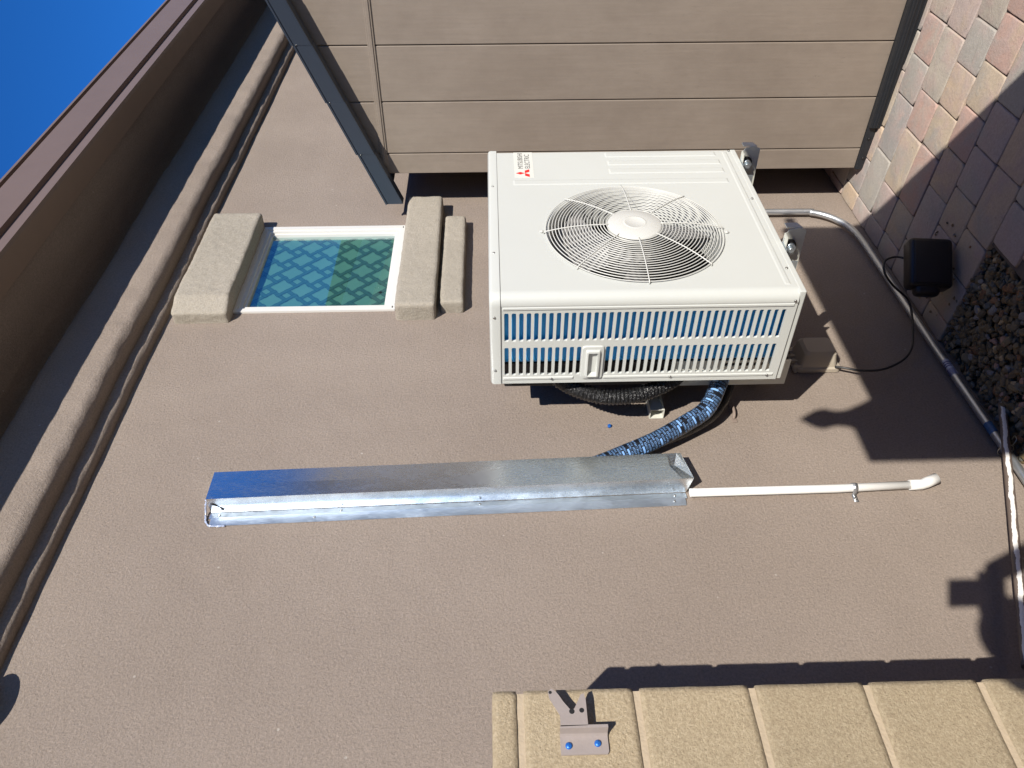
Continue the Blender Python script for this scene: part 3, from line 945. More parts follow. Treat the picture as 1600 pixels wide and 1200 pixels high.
# ------------------------------------------------------------------ wall bracket
br = thing('wall_bracket', (0.44, 0.0, -0.05), 'cream steel wall bracket with two arms carrying the air conditioner', 'bracket')
def arm(x, nm='arm'):
    bm = new_bm()
    # vertical web facing left, top flange to the left, chamfered nose
    poly_prism(bm, [(x,-.598,-.020),(x,-.606,-.050),(x,-.596,-.072),(x,-.02,-.080),(x,-.02,-.012),(x,-.585,-.012)], (.003,0,0))
    box(bm, (x-.028,-.588,-.0118), (x+.003,-.02,-.0092))
    poly_prism(bm, [(x+.0031,-.606,-.012),(x+.030,-.606,-.012),(x+.030,-.606,-.05),(x+.0031,-.606,-.060)], (0,.003,0))
    a = finish(nm, bm, M['cream_arm'], br)
    bm = new_bm()
    # zinc foot clamp with bolt under the unit
    poly_prism(bm, [(x-.004,-.575,-.008),(x-.004,-.555,-.046),(x-.004,-.520,-.050),(x-.004,-.50,-.010)], (-.004,0,0))
    cyl(bm, (x-.006,-.545,-.030), (-1,0,0), .016, .014, 20); cyl(bm, (x-.020,-.545,-.030), (-1,0,0), .009, .010, 6)
    box(bm, (x-.050,-.560,-.0090), (x-.004,-.470,-.0066)); box(bm, (x-.050,-.520,-.050), (x-.046,-.40,-.0092))
    finish('foot', bm, M['zinc'], a)
    bm = new_bm(); cyl(bm, (x-.0035,-.548,-.028), (-1,0,0), .022, .005, 20)
    finish('rubber_pad', bm, M['black'], a)
arm(.262); arm(.800)
bm = new_bm()
# upright plate with punched squares, just behind the panel
x = .093
zz = -.065; ya, yb = -.2335, -.130
hz = [.015+.0235*i for i in range(6)]
hy = (-.224, -.211)
def xq(y0, y1, z0, z1): 
    box(bm, (x-.0015,y0,z0), (x+.0015,y1,z1))
xq(hy[1], yb, zz, .30); xq(ya, hy[0], zz, .30)
prev = zz
for z in hz:
    xq(hy[0]+.0001, hy[1]-.0001, prev, z); prev = z+.0135
xq(hy[0]+.0001, hy[1]-.0001, prev, .30)
finish('upright_plate', bm, M['cream_arm'], br)
bm = new_bm(); cyl(bm, (x-.002,-.165,.028), (-1,0,0), .007, .004, 14); box(bm, (x-.0068,-.1705,.0272), (x-.0062,-.1595,.0288))
finish('bolt', bm, M['screw'], br)
bm = new_bm()
# cross rail on the wall, open channel
for (z0, z1, y0, y1) in ((.314,.3165,-.040,-.001), (.3585,.361,-.040,-.001), (.3167,.3583,-.0035,-.001)):
    box(bm, (.072, y0, z0), (.84, y1, z1))
poly_prism(bm, [(.072,-.0405,.317),(.072,-.0405,.3583),(.125,-.0405,.352),(.125,-.0405,.322)], (0,.0022,0))
finish('cross_rail', bm, M['cream_arm'], br)

# ------------------------------------------------------------------ hoses
mt, nt, b = material('black_wrapped_hose')
p = coords(nt, (1,1,1))
f = nz(nt, coords(nt, (1,1,2.2)), 70, 3, 0.6, 1.0)
b.inputs['Base Color'].default_value = (0.012,0.012,0.013,1); b.inputs['Roughness'].default_value = 0.22
bump(nt, b, f, 0.9, 0.008)
M['blackhose'] = mt
mt, nt, b = material('printed_hose_tape')
uv = N(nt, 'ShaderNodeUVMap')
mp = N(nt, 'ShaderNodeMapping'); nt.links.new(uv.outputs[0], mp.inputs[0]); mp.inputs['Scale'].default_value = (1, 1, 1)
def brick(sx, sy, off, mortar, seedshift):
    m2 = N(nt, 'ShaderNodeMapping'); m2.inputs['Location'].default_value = (seedshift, seedshift*.37, 0); nt.links.new(uv.outputs[0], m2.inputs[0])
    k = N(nt, 'ShaderNodeTexBrick'); nt.links.new(m2.outputs[0], k.inputs['Vector'])
    k.inputs['Scale'].default_value = 1; k.inputs['Brick Width'].default_value = sx; k.inputs['Row Height'].default_value = sy
    k.inputs['Mortar Size'].default_value = mortar; k.inputs['Mortar Smooth'].default_value = 0.0; k.offset = off
    k.inputs['Color1'].default_value = (0,0,0,1); k.inputs['Color2'].default_value = (1,1,1,1); k.inputs['Mortar'].default_value = (0,0,0,1)
    return k
kA = brick(0.0042, 0.0098, 0.4, 0.0011, 0.0)
kB = brick(0.030, 0.0098, 0.37, 0.0016, 0.0)
maskA = math_n(nt, 'SUBTRACT', 1.0, kA.outputs['Fac'])
sel = ramp(nt, kB.outputs['Color'], [(0.0,(0,0,0)),(0.10,(0,0,0)),(0.12,(1,1,1))])
maskB = math_n(nt, 'SUBTRACT', 1.0, kB.outputs['Fac'])
glyph = nz(nt, uv.outputs[0], 420, 1, 0.5)
gm = ramp(nt, glyph, [(0.44,(0,0,0)),(0.48,(1,1,1))])
lett = math_n(nt, 'MULTIPLY', maskA, gm)
solid = ramp(nt, kB.outputs['Color'], [(0.86,(0,0,0)),(0.88,(1,1,1))])
fac = math_n(nt, 'MULTIPLY', math_n(nt, 'MULTIPLY', math_n(nt, 'MAXIMUM', lett, solid), sel), maskB)
nt.links.new(mixc(nt, fac, (0.008,0.010,0.016), (0.20,0.38,0.70)), b.inputs['Base Color'])
b.inputs['Roughness'].default_value = 0.3
bump(nt, b, nz(nt, coords(nt), 60, 2), 0.5, 0.004)
M['printhose'] = mt

def uvtube(name, pts, r, mat, n=24, parent=None, rib=0.0, pitch=.012):
    pts = [Vector(p) for p in pts]
    bm = new_bm(); uvl = bm.loops.layers.uv.new('UVMap')
    rings = []; prev = None; L = [0]
    for i in range(1, len(pts)): L.append(L[-1]+(pts[i]-pts[i-1]).length)
    for i, p in enumerate(pts):
        d = (pts[min(i+1, len(pts)-1)]-pts[max(i-1, 0)]).normalized()
        if prev is None: u, w = frame_of(d)
        else: u = (prev-d*prev.dot(d)).normalized(); w = d.cross(u).normalized()
        prev = u
        rings.append([bm.verts.new(p+(u*math.cos(2*PI*k/n)+w*math.sin(2*PI*k/n))*r*(1+.035*noise.noise(Vector((L[i]*45, k*.7, 1)))+rib*math.sin(2*PI*(L[i]/pitch+k/n))*(1+.9*noise.noise(Vector((L[i]*60, math.sin(2*PI*k/n)*1.5, math.cos(2*PI*k/n)*1.5)))))) for k in range(n)])
    for i in range(len(pts)-1):
        for k in range(n):
            f = bm.faces.new((rings[i][k], rings[i][(k+1)%n], rings[i+1][(k+1)%n], rings[i+1][k])); f.smooth = True
            for lp, (a, c) in zip(f.loops, ((i,k),(i,k+1),(i+1,k+1),(i+1,k))):
                lp[uvl].uv = (c/n*2*PI*r, L[a])
    bm.faces.new(list(reversed(rings[0]))); bm.faces.new(rings[-1])
    return finish(name, bm, mat, parent)
o = uvtube('line_set_hose', spline([(.16,-.17,.12),(.085,-.145,.150),(.012,-.105,.198),(-.028,-.085,.262),(-.085,-.062,.375),(-.120,-.042,.475),(-.160,-.036,.57),(-.195,-.034,.68)], 10), .0275, M['printhose'])
tag(o, 'thick black hose printed with blue lettering curving from air conditioner into metal cover', 'hose')
o = uvtube('drain_hose', spline([(.24,-.19,.80),(.145,-.175,.72),(.067,-.162,.64),(.026,-.157,.56),(.016,-.156,.49),(.028,-.157,.41),(.075,-.165,.31),(.15,-.18,.23)], 40), .0235, M['blackhose'], rib=.10)
tag(o, 'shiny black wrapped hose looping below the slotted side of the unit', 'hose')
o = uvtube('pipe_hose', spline([(.22,-.13,.055),(.165,-.085,.085),(.105,-.05,.115),(.04,-.045,.165),(-.01,-.042,.235),(-.06,-.036,.34),(-.12,-.032,.48),(-.18,-.032,.60)], 10), .0185, M['blackhose'])
tag(o, 'thinner plain black hose close to the wall behind the blue printed hose', 'hose')

# ------------------------------------------------------------------ sheet metal line cover
duct = thing('line_cover', (-.25, 0, .31), 'shiny galvanised sheet metal cover screwed flat up the stucco wall', 'duct cover')
bm = new_bm()
xs0, xs1 = -.184, -.287          # right, left edge of the front face
zt, zb = 1.712, .318
def V3(*c): return bm.verts.new(c)
nseg = 46
rows = []
for i in range(nseg+1):
    z = zt+(zb-zt)*i/nseg
    wv = 0.0010*noise.noise(Vector((z*3.1, 0, 0)))
    rows.append([V3(xs0, -.002, z), V3(xs0, -.066+wv, z), V3((xs0+xs1)/2, -.0665+wv*2.2, z), V3(xs1, -.066+wv, z), V3(xs1+.0005, -.0035, z)])
for a, c in zip(rows, rows[1:]):
    for k in range(4):
        f = bm.faces.new((a[k], c[k], c[k+1], a[k+1]))
# crimped lower end with the folded dent
e = rows[-1]
t0 = V3(xs0, -.066, .306); t1 = V3(xs1, -.0665, .284); t2 = V3(xs1, -.004, .298); t3 = V3(xs0, -.002, .306)
md = V3(-.240, -.0655, .296)
e[2].co.y = -.056; e[2].co.z += .012; e[2].co.x += .012
bm.faces.new((e[1], t0, md, e[2])); bm.faces.new((e[2], md, t1, e[3])); bm.faces.new((md, t0, t1))
bm.faces.new((e[3], t1, t2, e[4])); bm.faces.new((e[0], t3, t0, e[1])); bm.faces.new((t0, t3, t2, t1))
u = rows[0]; bm.faces.new(u)
bmesh.ops.recalc_face_normals(bm, faces=bm.faces[:])
finish('cover_box', bm, M['galv'], duct)
bm = new_bm()
# left flange in two overlapping leaves with seam
poly_prism(bm, [(-.2867,-.0016,.300),(-.3115,-.0062,.300),(-.3115,-.0050,.300),(-.2867,-.0004,.300)], (0,0,zt-.300))
poly_prism(bm, [(-.3095,-.0078,.306),(-.336,-.0030,.306),(-.336,-.0018,.306),(-.3095,-.0063,.306)], (0,0,zt-.312))
finish('flange', bm, M['galv_dull'], duct)
screws([(-.299,-.0045,z) for z in (1.685, 1.33, .92, .335)], (0,-1,0), duct, .0042)
screws([(-.322,-.0060,z) for z in (1.405,.340)], (0,-1,0), duct, .004)
bm = new_bm()
pts = [(-.275,-.05,1.716),(-.283,-.03,1.722),(-.292,-.012,1.724),(-.308,-.006,1.722),(-.325,-.004,1.716),(-.337,-.004,1.700),(-.338,-.003,1.66)]
sp = spline(pts, 8)
tube(bm, sp, .003, n=8, radii=[max(.0006,.0026+.0036*noise.noise(Vector((i*.55,0,0)))) for i in range(len(sp))], jitter=.6)
finish('sealant', bm, M['sealant'], duct)
bm = new_bm()
tube(bm, spline([(-.284,-.046,1.708),(-.288,-.040,1.694),(-.286,-.028,1.682),(-.290,-.016,1.670)], 6), .0022, n=6)
finish('seam_fold', bm, M['black'], duct)

for ch in duct.children:      # the cover was screwed up slightly out of plumb
    for v in ch.data.vertices: v.co.x += .041*(1.712-v.co.z)/1.4
# ------------------------------------------------------------------ white drain pipe
pv = thing('drain_pipe', (-.25, -.02, -.47), 'white plastic drain pipe running down from the metal cover', 'pipe')
bm = new_bm()
tube(bm, [(-.262,-.020,.292),(-.258,-.0205,-.15),(-.249,-.021,-.400)], .0125, n=20)
finish('pipe', bm, M['pvc'], pv)
bm = new_bm()
tube(bm, [(-.2505,-.021,-.375),(-.2490,-.021,-.412),(-.245,-.024,-.428),(-.234,-.031,-.462)], .0155, n=20, radii=[.0155,.0155,.0165,.0165])
finish('elbow', bm, M['pvc'], pv)
def strap(name, c, axis, r, w, side, parent, mat):
    """half-hoop strap round a pipe of radius r fixed to the wall (y=0)"""
    bm = new_bm(); c = Vector(c); ax = Vector(axis).normalized()
    s = Vector(side).normalized()
    prof = []
    for k in range(13):
        a = -PI/2+PI*k/12
        prof.append(c + Vector((0,-1,0))*math.cos(a)*r + s*(-math.sin(a))*r)
    end = prof[0].copy(); end.y = -.003
    foot = [end + s*.001, end + s*.026]
    lst = [Vector((foot[1].x, -.003, foot[1].z)), Vector((end.x, -.003, end.z))] + prof + [Vector((prof[-1].x, -.002, prof[-1].z))]
    for dr in (0,):
        a = [bm.verts.new(p - ax*w/2) for p in lst]; b_ = [bm.verts.new(p + ax*w/2) for p in lst]
        for i in range(len(lst)-1):
            f = bm.faces.new((a[i], b_[i], b_[i+1], a[i+1])); f.smooth = True
    ob = finish(name, bm, mat, parent)
    md_ = ob.modifiers.new('thick', 'SOLIDIFY'); md_.thickness = 0.0015; md_.offset = 1
    bm = new_bm(); screw(bm, end + s*.014 + Vector((0,-.001,0)), (0,-1,0), .0055)
    finish('screw', bm, M['screw'], ob)
    return ob
strap('strap', (-.2555,-.0207,-.205), (0,0,1), .0145, .014, (-1,0,0), pv, M['conduit'])

# ------------------------------------------------------------------ conduit
cdt = thing('conduit', (.5, -.03, -.71), 'galvanised steel conduit bending along the base of the wall', 'conduit')
bm = new_bm()
arcp = [(1.335,-.03,.2),(1.333,-.03,-.50),(1.326,-.03,-.555),(1.305,-.03,-.602),(1.268,-.03,-.645),(1.215,-.03,-.678),(1.150,-.03,-.697),(1.06,-.03,-.706)]
pts = spline(arcp, 8) + [Vector((.6,-.03,-.712)), Vector((-.15,-.03,-.728)), Vector((-1.06,-.03,-.745))]
tube(bm, pts, .0135, n=20)
finish('tube', bm, M['conduit'], cdt)
bm = new_bm(); tube(bm, [(.298,-.0302,-.7190),(.222,-.0302,-.7206)], .0140, n=20, caps=False)
lb = finish('sticker', bm, M['label'], cdt)
bm = new_bm()
for k in range(9):
    x = .252-.0033*k; tube(bm, [(x,-.0302,-.7200),(x-.0016,-.0302,-.7200)], .01412, n=20, caps=False)
for k in range(3):
    x = .288-.010*k; tube(bm, [(x,-.0302,-.7193),(x-.005,-.0302,-.7193)], .01412, n=20, caps=False)
finish('barcode', bm, M['labelink'], lb)
bm = new_bm(); tube(bm, [(-.01,-.0302,-.7252),(-.055,-.0302,-.7260)], .0141, n=18, caps=False)
finish('tape', bm, plain('blue_tape_scraps', (.04,.12,.26), .5, var=.8, scale=70), cdt)
bm = new_bm()
tube(bm, [(-.125,-.03+.024*math.cos(t),-.727+.024*math.sin(t)) for t in [2*PI*i/18 for i in range(18)]], .0016, n=6, closed=True)
tube(bm, spline([(-.125,-.052,-.740),(-.118,-.07,-.748),(-.10,-.068,-.752),(-.098,-.05,-.752)], 6), .0015, n=6)
finish('wire_tie', bm, M['screw'], cdt)

# leaning brown pipe with a ragged white streak along one side
mt, nt, b = material('white_streaked_pipe')
g = N(nt, 'ShaderNodeUVMap'); sx = N(nt, 'ShaderNodeSeparateXYZ'); nt.links.new(g.outputs[0], sx.inputs[0])
wob = math_n(nt, 'MULTIPLY', math_n(nt, 'SUBTRACT', nz(nt, coords(nt), 16, 4, 0.6), 0.5), 0.022)
dx_ = math_n(nt, 'ABSOLUTE', math_n(nt, 'SUBTRACT', math_n(nt, 'ADD', sx.outputs[0], wob), 0.043))
fac = math_n(nt, 'LESS_THAN', dx_, 0.0060)
nt.links.new(mixc(nt, fac, (0.15,0.115,0.095), (0.78,0.76,0.72)), b.inputs['Base Color']); b.inputs['Roughness'].default_value = 0.55
M['streak'] = mt
o = uvtube('leaning_pipe', [(.115+(-.86-.115)*k/30, -.062, -.815+(-.405+.815)*k/30) for k in range(31)], .0125, M['streak'], n=24)
tag(o, 'brown painted pipe with a ragged white streak leaning across the conduit', 'pipe')

# ------------------------------------------------------------------ cable, junction box, transformer
jb = thing('outlet_box', (.345, 0, -.265), 'smoky translucent bubble cover on an outdoor outlet box on the wall', 'outlet box')
mt, nt, b = material('smoky_plastic')
b.inputs['Base Color'].default_value = (0.58,0.51,0.41,1); b.inputs['Roughness'].default_value = 0.3
b.inputs['Transmission Weight'].default_value = 0.3; b.inputs['IOR'].default_value = 1.3
M['smoke'] = mt
bm = new_bm()
lv_ = [((.283,.408),(-.348,-.192),-.004),((.283,.408),(-.348,-.192),-.018),((.290,.400),(-.335,-.200),-.022),((.298,.392),(-.326,-.212),-.070),((.306,.384),(-.318,-.222),-.080)]
pv_ = None
for (xa, xb), (za, zb_), y in lv_:
    cur = [bm.verts.new((a, y2, c)) for (a, y2, c) in [(q[1], y, q[2]) for q in rr(xa, xb, za, zb_, .014, 0)]]
    if pv_:
        for i in range(len(cur)): bm.faces.new((pv_[i], pv_[(i+1)%len(cur)], cur[(i+1)%len(cur)], cur[i]))
    pv_ = cur
bm.faces.new(pv_)
bmesh.ops.recalc_face_normals(bm, faces=bm.faces[:])
finish('bubble_cover', bm, M['smoke'], jb, smooth=True, angle=30)
bm = new_bm(); box(bm, (.302,-.050,-.318), (.388,-.002,-.222), .004)
finish('receptacle', bm, plain('grey_box', (.16,.14,.12), .6), jb)
bm = new_bm()
for k in range(4): box(bm, (.292+.028*k,-.028,-.206), (.300+.028*k,-.006,-.180), .002)
tube(bm, [(.28,-.01,-.186),(.41,-.01,-.186)], .005, n=10)
finish('hinge', bm, M['smoke'], jb)

tr_ = thing('transformer', (.50, -.26, -.77), 'black landscape lighting transformer box standing on the shaded pavers', 'transformer')
C0 = Vector((.535, -.262, -.672))
nrm = (Vector((CP.x, CP.y, 0))-Vector((C0.x, C0.y, 0))).normalized()
rx = Vector((-nrm.y, nrm.x, 0)); 
def TB(lo, hi, bevel, name, mat, parent, tilt=0.0):
    bm = new_bm(); box(bm, lo, hi, bevel, 4)
    mm = Matrix((( rx.x, -nrm.x, 0, C0.x), (rx.y, -nrm.y, 0, C0.y), (0,0,1,C0.z), (0,0,0,1)))
    bmesh.ops.transform(bm, matrix=mm @ Matrix.Rotation(.30, 4, 'Z') @ Matrix.Rotation(tilt, 4, 'X') @ Matrix.Rotation(.10, 4, 'Y'), verts=bm.verts[:])
    return finish(name, bm, mat, parent, smooth=True, angle=30)
sgn = 1
TB((-.072,-.028,-.078), (.108,.045,.070), .016, 'case', M['black'], tr_, -.10)
TB((-.100,-.020,-.040), (-.050,.030,.048), .018, 'socket_shroud', M['black'], tr_, -.10)
TB((-.060,-.032,-.060), (.095,-.026,.055), .002, 'face_plate', M['black'], tr_, -.10)
cb = new_bm()
pts = spline([(.283,-.030,-.322),(.262,-.040,-.355),(.249,-.040,-.400),(.254,-.040,-.478),(.299,-.040,-.5635),(.361,-.042,-.620),(.451,-.045,-.661),(.545,-.06,-.688),(.590,-.09,-.680),
              (.575,-.16,-.600),(.585,-.21,-.555),(.625,-.235,-.560),(.640,-.245,-.60),(.62,-.25,-.635)], 8)
tube(cb, pts, .0042, n=8)
tag(finish('power_cable', cb, M['cable']), 'black power cable drooping from the outlet box to the black transformer', 'cable')

# ------------------------------------------------------------------ small wall bits
bm = new_bm()
tube(bm, spline([(.062,-.004,.082),(.070,-.016,.080),(.088,-.019,.078),(.106,-.015,.076),(.113,-.004,.074)], 5), .005, n=8)
box(bm, (.046,-.004,.072), (.064,-.0005,.090), .0015); box(bm, (.112,-.004,.066), (.130,-.0005,.084), .0015)
cs = finish('conduit_strap', bm, M['brown_paint']); tag(cs, 'small pipe strap overpainted brown on the bare wall below the hoses', 'strap')
bm = new_bm(); cyl(bm, (.0387,-.0002,.497), (0,-1,0), .0065, .007, 6); cyl(bm, (.0387,-.0065,.497), (0,-1,0), .004, .004, 8)
tag(finish('wall_screw', bm, M['blue_screw']), 'single blue screw head left in the stucco under the unit', 'screw')

wl = thing('wall_light', (-.88, 0, 2.13), 'dark bronze rounded wall light at the far upper left', 'wall light')
bm = new_bm(); 
def capsule(bm, cx0, cz0, w, h, y0, y1, mat=0):
    pts = [(cx0+w*math.cos(2*PI*k/24), y0, cz0+h*math.sin(2*PI*k/24)) for k in range(24)]
    poly_prism(bm, pts, (0, y1-y0, 0))
capsule(bm, -.905, 2.128, .055, .055, -.012, 0.0)
finish('back_plate', bm, M['bronze'], wl)
bm = new_bm(); capsule(bm, -.895, 2.125, .075, .040, -.068, -.012)
finish('lamp_hood', bm, M['bronze'], wl)

# ------------------------------------------------------------------ tan block wall
bw = thing('block_wall', (-1.6, -.43, -.78), 'tan split faced concrete block wall in the near corner, darker mortar joints', 'block wall')
bm = new_bm()
PX = -1.066
zj = [.885, .8325, .6135, .3950, .1765, -.042, -.2605, -.479, -.6975, -.916]
def rblock(x0, x1, y0, y1, z0, z1, seed):
    r = .0045
    st = .011
    nx = max(3, int((x1-x0)/st)); nz2 = max(2, int((z1-z0)/st))
    def q(px, py, pz, nrm_):
        c = Vector((max(x0+r, min(x1-r, px)), max(y0+r, min(y1-r, py)), max(z0+r, min(z1-r, pz))))
        d = Vector((px,py,pz))-c
        v = c + (d.normalized()*r if d.length > r else d)
        nn = d.normalized() if d.length > 1e-6 else nrm_
        v += nn*(noise.noise(v*30+Vector((seed,0,0)))*.0008)
        return bm.verts.new(v)
    def sheet(fn, na, nb, nrm_):
        g = [[q(*fn(i/na, j/nb), nrm_) for j in range(nb+1)] for i in range(na+1)]
        for i in range(na):
            for j in range(nb):
                f = bm.faces.new((g[i][j], g[i+1][j], g[i+1][j+1], g[i][j+1])); f.smooth = True
    L = lambda a,b_,t: a+(b_-a)*t
    sheet(lambda s,t: (L(x0,x1,s), y0, L(z0,z1,t)), nx, nz2, Vector((0,-1,0)))
    ny = max(3, int((y1-y0)/.02))
    sheet(lambda s,t: (x1, L(y0,y1,s), L(z0,z1,t)), ny, nz2, Vector((1,0,0)))
    sheet(lambda s,t: (L(x0,x1,s), L(y1,y0,t), z0), nx, ny, Vector((0,0,-1)))
    sheet(lambda s,t: (L(x0,x1,s), L(y0,y1,t), z1), nx, ny, Vector((0,0,1)))
    sheet(lambda s,t: (x0, L(y1,y0,s), L(z0,z1,t)), ny, nz2, Vector((-1,0,0)))
for i in range(len(zj)-1):
    z1, z0 = zj[i], zj[i+1]
    x = PX
    lens = [.40]*6 if i % 2 else [.20]+[.40]*5
    if i == 0: lens = [.40]*6
    for L_ in lens:
        if x-L_ < -2.65: break
        rblock(x-L_+.004, x-.002, -.430, -.02, z0+.0055, z1-.0055 if i else z1, i*7.3+x)
        x -= L_
bmesh.ops.remove_doubles(bm, verts=bm.verts[:], dist=1e-5)
bmesh.ops.recalc_face_normals(bm, faces=bm.faces[:])
finish('blocks', bm, M['block'], bw)
bm = new_bm(); box(bm, (-2.6,-.4262,-.95), (PX-.008,-.001,.876))
finish('mortar', bm, M['mortar'], bw)

# ------------------------------------------------------------------ gate latch bracket
la = thing('latch_bracket', (-1.17, -.435, .72), 'grey painted gate latch bracket with two blue screws on the tan blocks', 'latch')
bm = new_bm()
def plate(pts, y, th=.003): 
    return poly_prism(bm, [(x, y, z) for x, z in pts], (0, th, 0))
plate([(-1.192,.763),(-1.192,.680),(-1.187,.6775),(-1.160,.6775),(-1.160,.763)], -.4345)
# the bend outwards, then the stepped fork standing off the block
yo = -.458
poly_prism(bm, [(-1.160,-.4345,.6775),(-1.157,-.4400,.6775),(-1.155,yo,.6775),(-1.1495,yo,.6775),(-1.1495,yo+.003,.6775),(-1.154,-.4400,.6775),(-1.156,-.4315,.6775),(-1.160,-.4315,.6775)], (0,0,.0855))
plate([(-1.1514, 0.7622), (-1.1504, 0.713), (-1.1259, 0.7129), (-1.102, 0.7129), (-1.0909, 0.7154), (-1.0932, 0.7215), (-1.1182, 0.7343), (-1.124, 0.7405), (-1.1155, 0.7468), (-1.1057, 0.7543), (-1.0934, 0.7616), (-1.0846, 0.7681), (-1.0807, 0.7749), (-1.0855, 0.7811), (-1.0978, 0.7795), (-1.1173, 0.7691), (-1.1305, 0.7619)], yo)
lb_ = finish('plate', bm, M['latch'], la)
for x, z, rr_ in ((-1.1245,.7400,.0050),(-1.1230,.7220,.0045),(-1.0880,.7770,.003)):
    bm = new_bm(); cyl(bm, (x, yo-.0003, z), (0,1,0), rr_, .001, 14); finish('hole', bm, M['dark'], lb_)
for x, z in ((-1.1765,.7485),(-1.1735,.6965)):
    bm = new_bm()
    lathe(bm, (x,-.4345,z), (0,-1,0), [(.0062,0),(.0062,.002),(.005,.0036),(0,.0044)], n=16)
    box(bm, (x-.0035,-.4393,z-.0007), (x+.0035,-.4386,z+.0007)); box(bm, (x-.0007,-.4394,z-.0035), (x+.0007,-.4387,z+.0035))
    finish('screw', bm, M['blue_screw'], la)

# ------------------------------------------------------------------ storage shed
sh = thing('storage_shed', (1.43, -1.2, -.8), 'brown shed with wide vertical boards and slate grey sloping roof edge', 'shed')
SX = 1.43
def roof_z(y): return 1.318 - 0.412*(y+0.10)
bm = new_bm()
edges = [-.190, -.283] + [-.283-.2275*k for k in range(1, 9)]
yend = edges[-1]
for a, c in zip(edges, edges[1:]):
    g = .0026
    y1, y0 = a-(g if a != -.190 else 0), c+g
    pts = [(SX, y0, -.741), (SX, y1, -.741), (SX, y1, roof_z(y1)), (SX, y0, roof_z(y0))]
    fs = poly_prism(bm, pts, (.02,0,0))
bmesh.ops.bevel(bm, geom=[e for e in bm.edges if all(abs(v.co.x-SX) < 1e-4 for v in e.verts)], offset=.0022, segments=2, profile=.5, affect='EDGES')
# solid core behind the joints, and far walls
core = [(SX+.008, -.196, -.80), (SX+.008, yend, -.80), (SX+.008, yend, roof_z(yend)-.01), (SX+.008, -.196, roof_z(-.196)-.01)]
poly_prism(bm, core, (1.9,0,0))
finish('wall', bm, M['siding'], sh)
bm = new_bm()
zs = lambda y: 1.333
box(bm, (SX-.005, yend, 1.318), (SX-.0003, -.2265, 1.3465), .0015)
box(bm, (SX-.0085, yend, 1.3255), (SX-.0048, -.235, 1.339), .0015)
finish('batten', bm, M['siding'], sh)
# roof with its edge trim in overlapping lengths
RX = 1.348
bm = new_bm()
poly_prism(bm, [(RX+.006, -.095, roof_z(-.095)+.020), (RX+.006, yend-.1, roof_z(yend-.1)+.020), (RX+.006, yend-.1, roof_z(yend-.1)+.0005), (RX+.006, -.095, roof_z(-.095)+.0005)], (2.1,0,0))
rf = finish('roof', bm, M['slate'], sh)
bm = new_bm()
yb_ = [-.086, -.322, -.545, -.77, -1.02, -1.3, -1.6, -1.9, -2.2]
for i, (a, c) in enumerate(zip(yb_, yb_[1:])):
    up = .0 + .0022*(i)   # each length laps over the one below
    off = .0012*(i % 2)
    sl_ = lambda y: 1.268 - .418*(y+.100)
    lap = .007
    pts = [(RX-off, a, sl_(a)+.004), (RX-off, a, sl_(a)+.064+lap), (RX-off, c, sl_(c)+.066), (RX-off, c, sl_(c)+.002)]
    poly_prism(bm, pts, (.004,0,0))
    poly_prism(bm, [(RX-off-.005, a, sl_(a)+.060+lap), (RX-off-.005, a, sl_(a)+.068+lap), (RX-off-.005, c, sl_(c)+.070), (RX-off-.005, c, sl_(c)+.062)], (.012,0,0))
    poly_prism(bm, [(RX-off, a, sl_(a)-.001), (RX-off, a, sl_(a)+.0035), (RX-off, c, sl_(c)+.0015), (RX-off, c, sl_(c)-.003)], (.05,0,0))
ed = finish('edge_trim', bm, M['slate'], rf)
screws([(RX-.001, y-.006, 1.268-.418*(y+.100)+.060) for y in (-.315, -.54, -.765)], (-1,0,0), ed, .0028, name='rivet')
# base rail
bm = new_bm()
box(bm, (SX-.012, -.385, -.806), (SX+.01, -.188, -.742), .002)
box(bm, (SX-.030, yend, -.812), (SX+.006, -.386, -.752), .003)
for k in range(3): box(bm, (SX-.0335, yend+.002, -.803+.016*k), (SX-.0295, -.388, -.795+.016*k), .001)
box(bm, (SX-.026, yend, -.7525), (SX+.004, -.386, -.7415), .001)
bs = finish('base_rail', bm, M['baseblack'], sh)
screws([(SX-.012, y, -.762) for y in (-.24, -.33)], (-1,0,0), bs, .008, M['black'], 'bolt')

# ------------------------------------------------------------------ out of frame: gate, photographer, neighbour's house
gt = thing('garden_gate', (-.9, -2.3, -.82), 'wooden garden gate and post with pointed finial behind the camera', 'gate')
GY = -2.30
M['wood'] = plain('weathered_wood', (.25,.17,.11), .8, var=.25, scale=12)
dxg, dzg = -.63*2.30, .662*2.30
bm = new_bm()
xa, xb = .150+dxg, 1.25+dxg
n = 8
for k in range(n):
    box(bm, (xa+(xb-xa)*k/n, GY, -.815), (xa+(xb-xa)*(k+1)/n-.0002, GY+.03, -.424+dzg), .0)
box(bm, (xa, GY-.03, -.4), (xb, GY-.001, -.3)); box(bm, (xa, GY-.03, .7), (xb, GY-.001, .8))
finish('panel', bm, M['wood'], gt)
bm = new_bm()
poly_prism(bm, [(-.113+dxg,GY-.02,-.815),(.1495+dxg,GY-.02,-.815),(.1495+dxg,GY-.02,-.415+dzg),(.10+dxg,GY-.02,-.328+dzg),(-.113+dxg,GY-.02,-.326+dzg)], (0,.06,0))
finish('post', bm, M['wood'], gt)
bm = new_bm()
lathe(bm, (.058+dxg, GY, -.335+dzg), (0,0,1), [(.052,0),(.036,.03),(.030,.07),(.034,.095),(.041,.115),(.036,.14),(.022,.165),(.010,.185),(0,.20)], n=24)
finish('finial', bm, M['wood'], gt)
bm = new_bm(); box(bm, (1.252+dxg, GY, -.49+dzg), (1.33+dxg, GY+.02, -.45+dzg), .004)
finish('latch', bm, M['black'], gt)

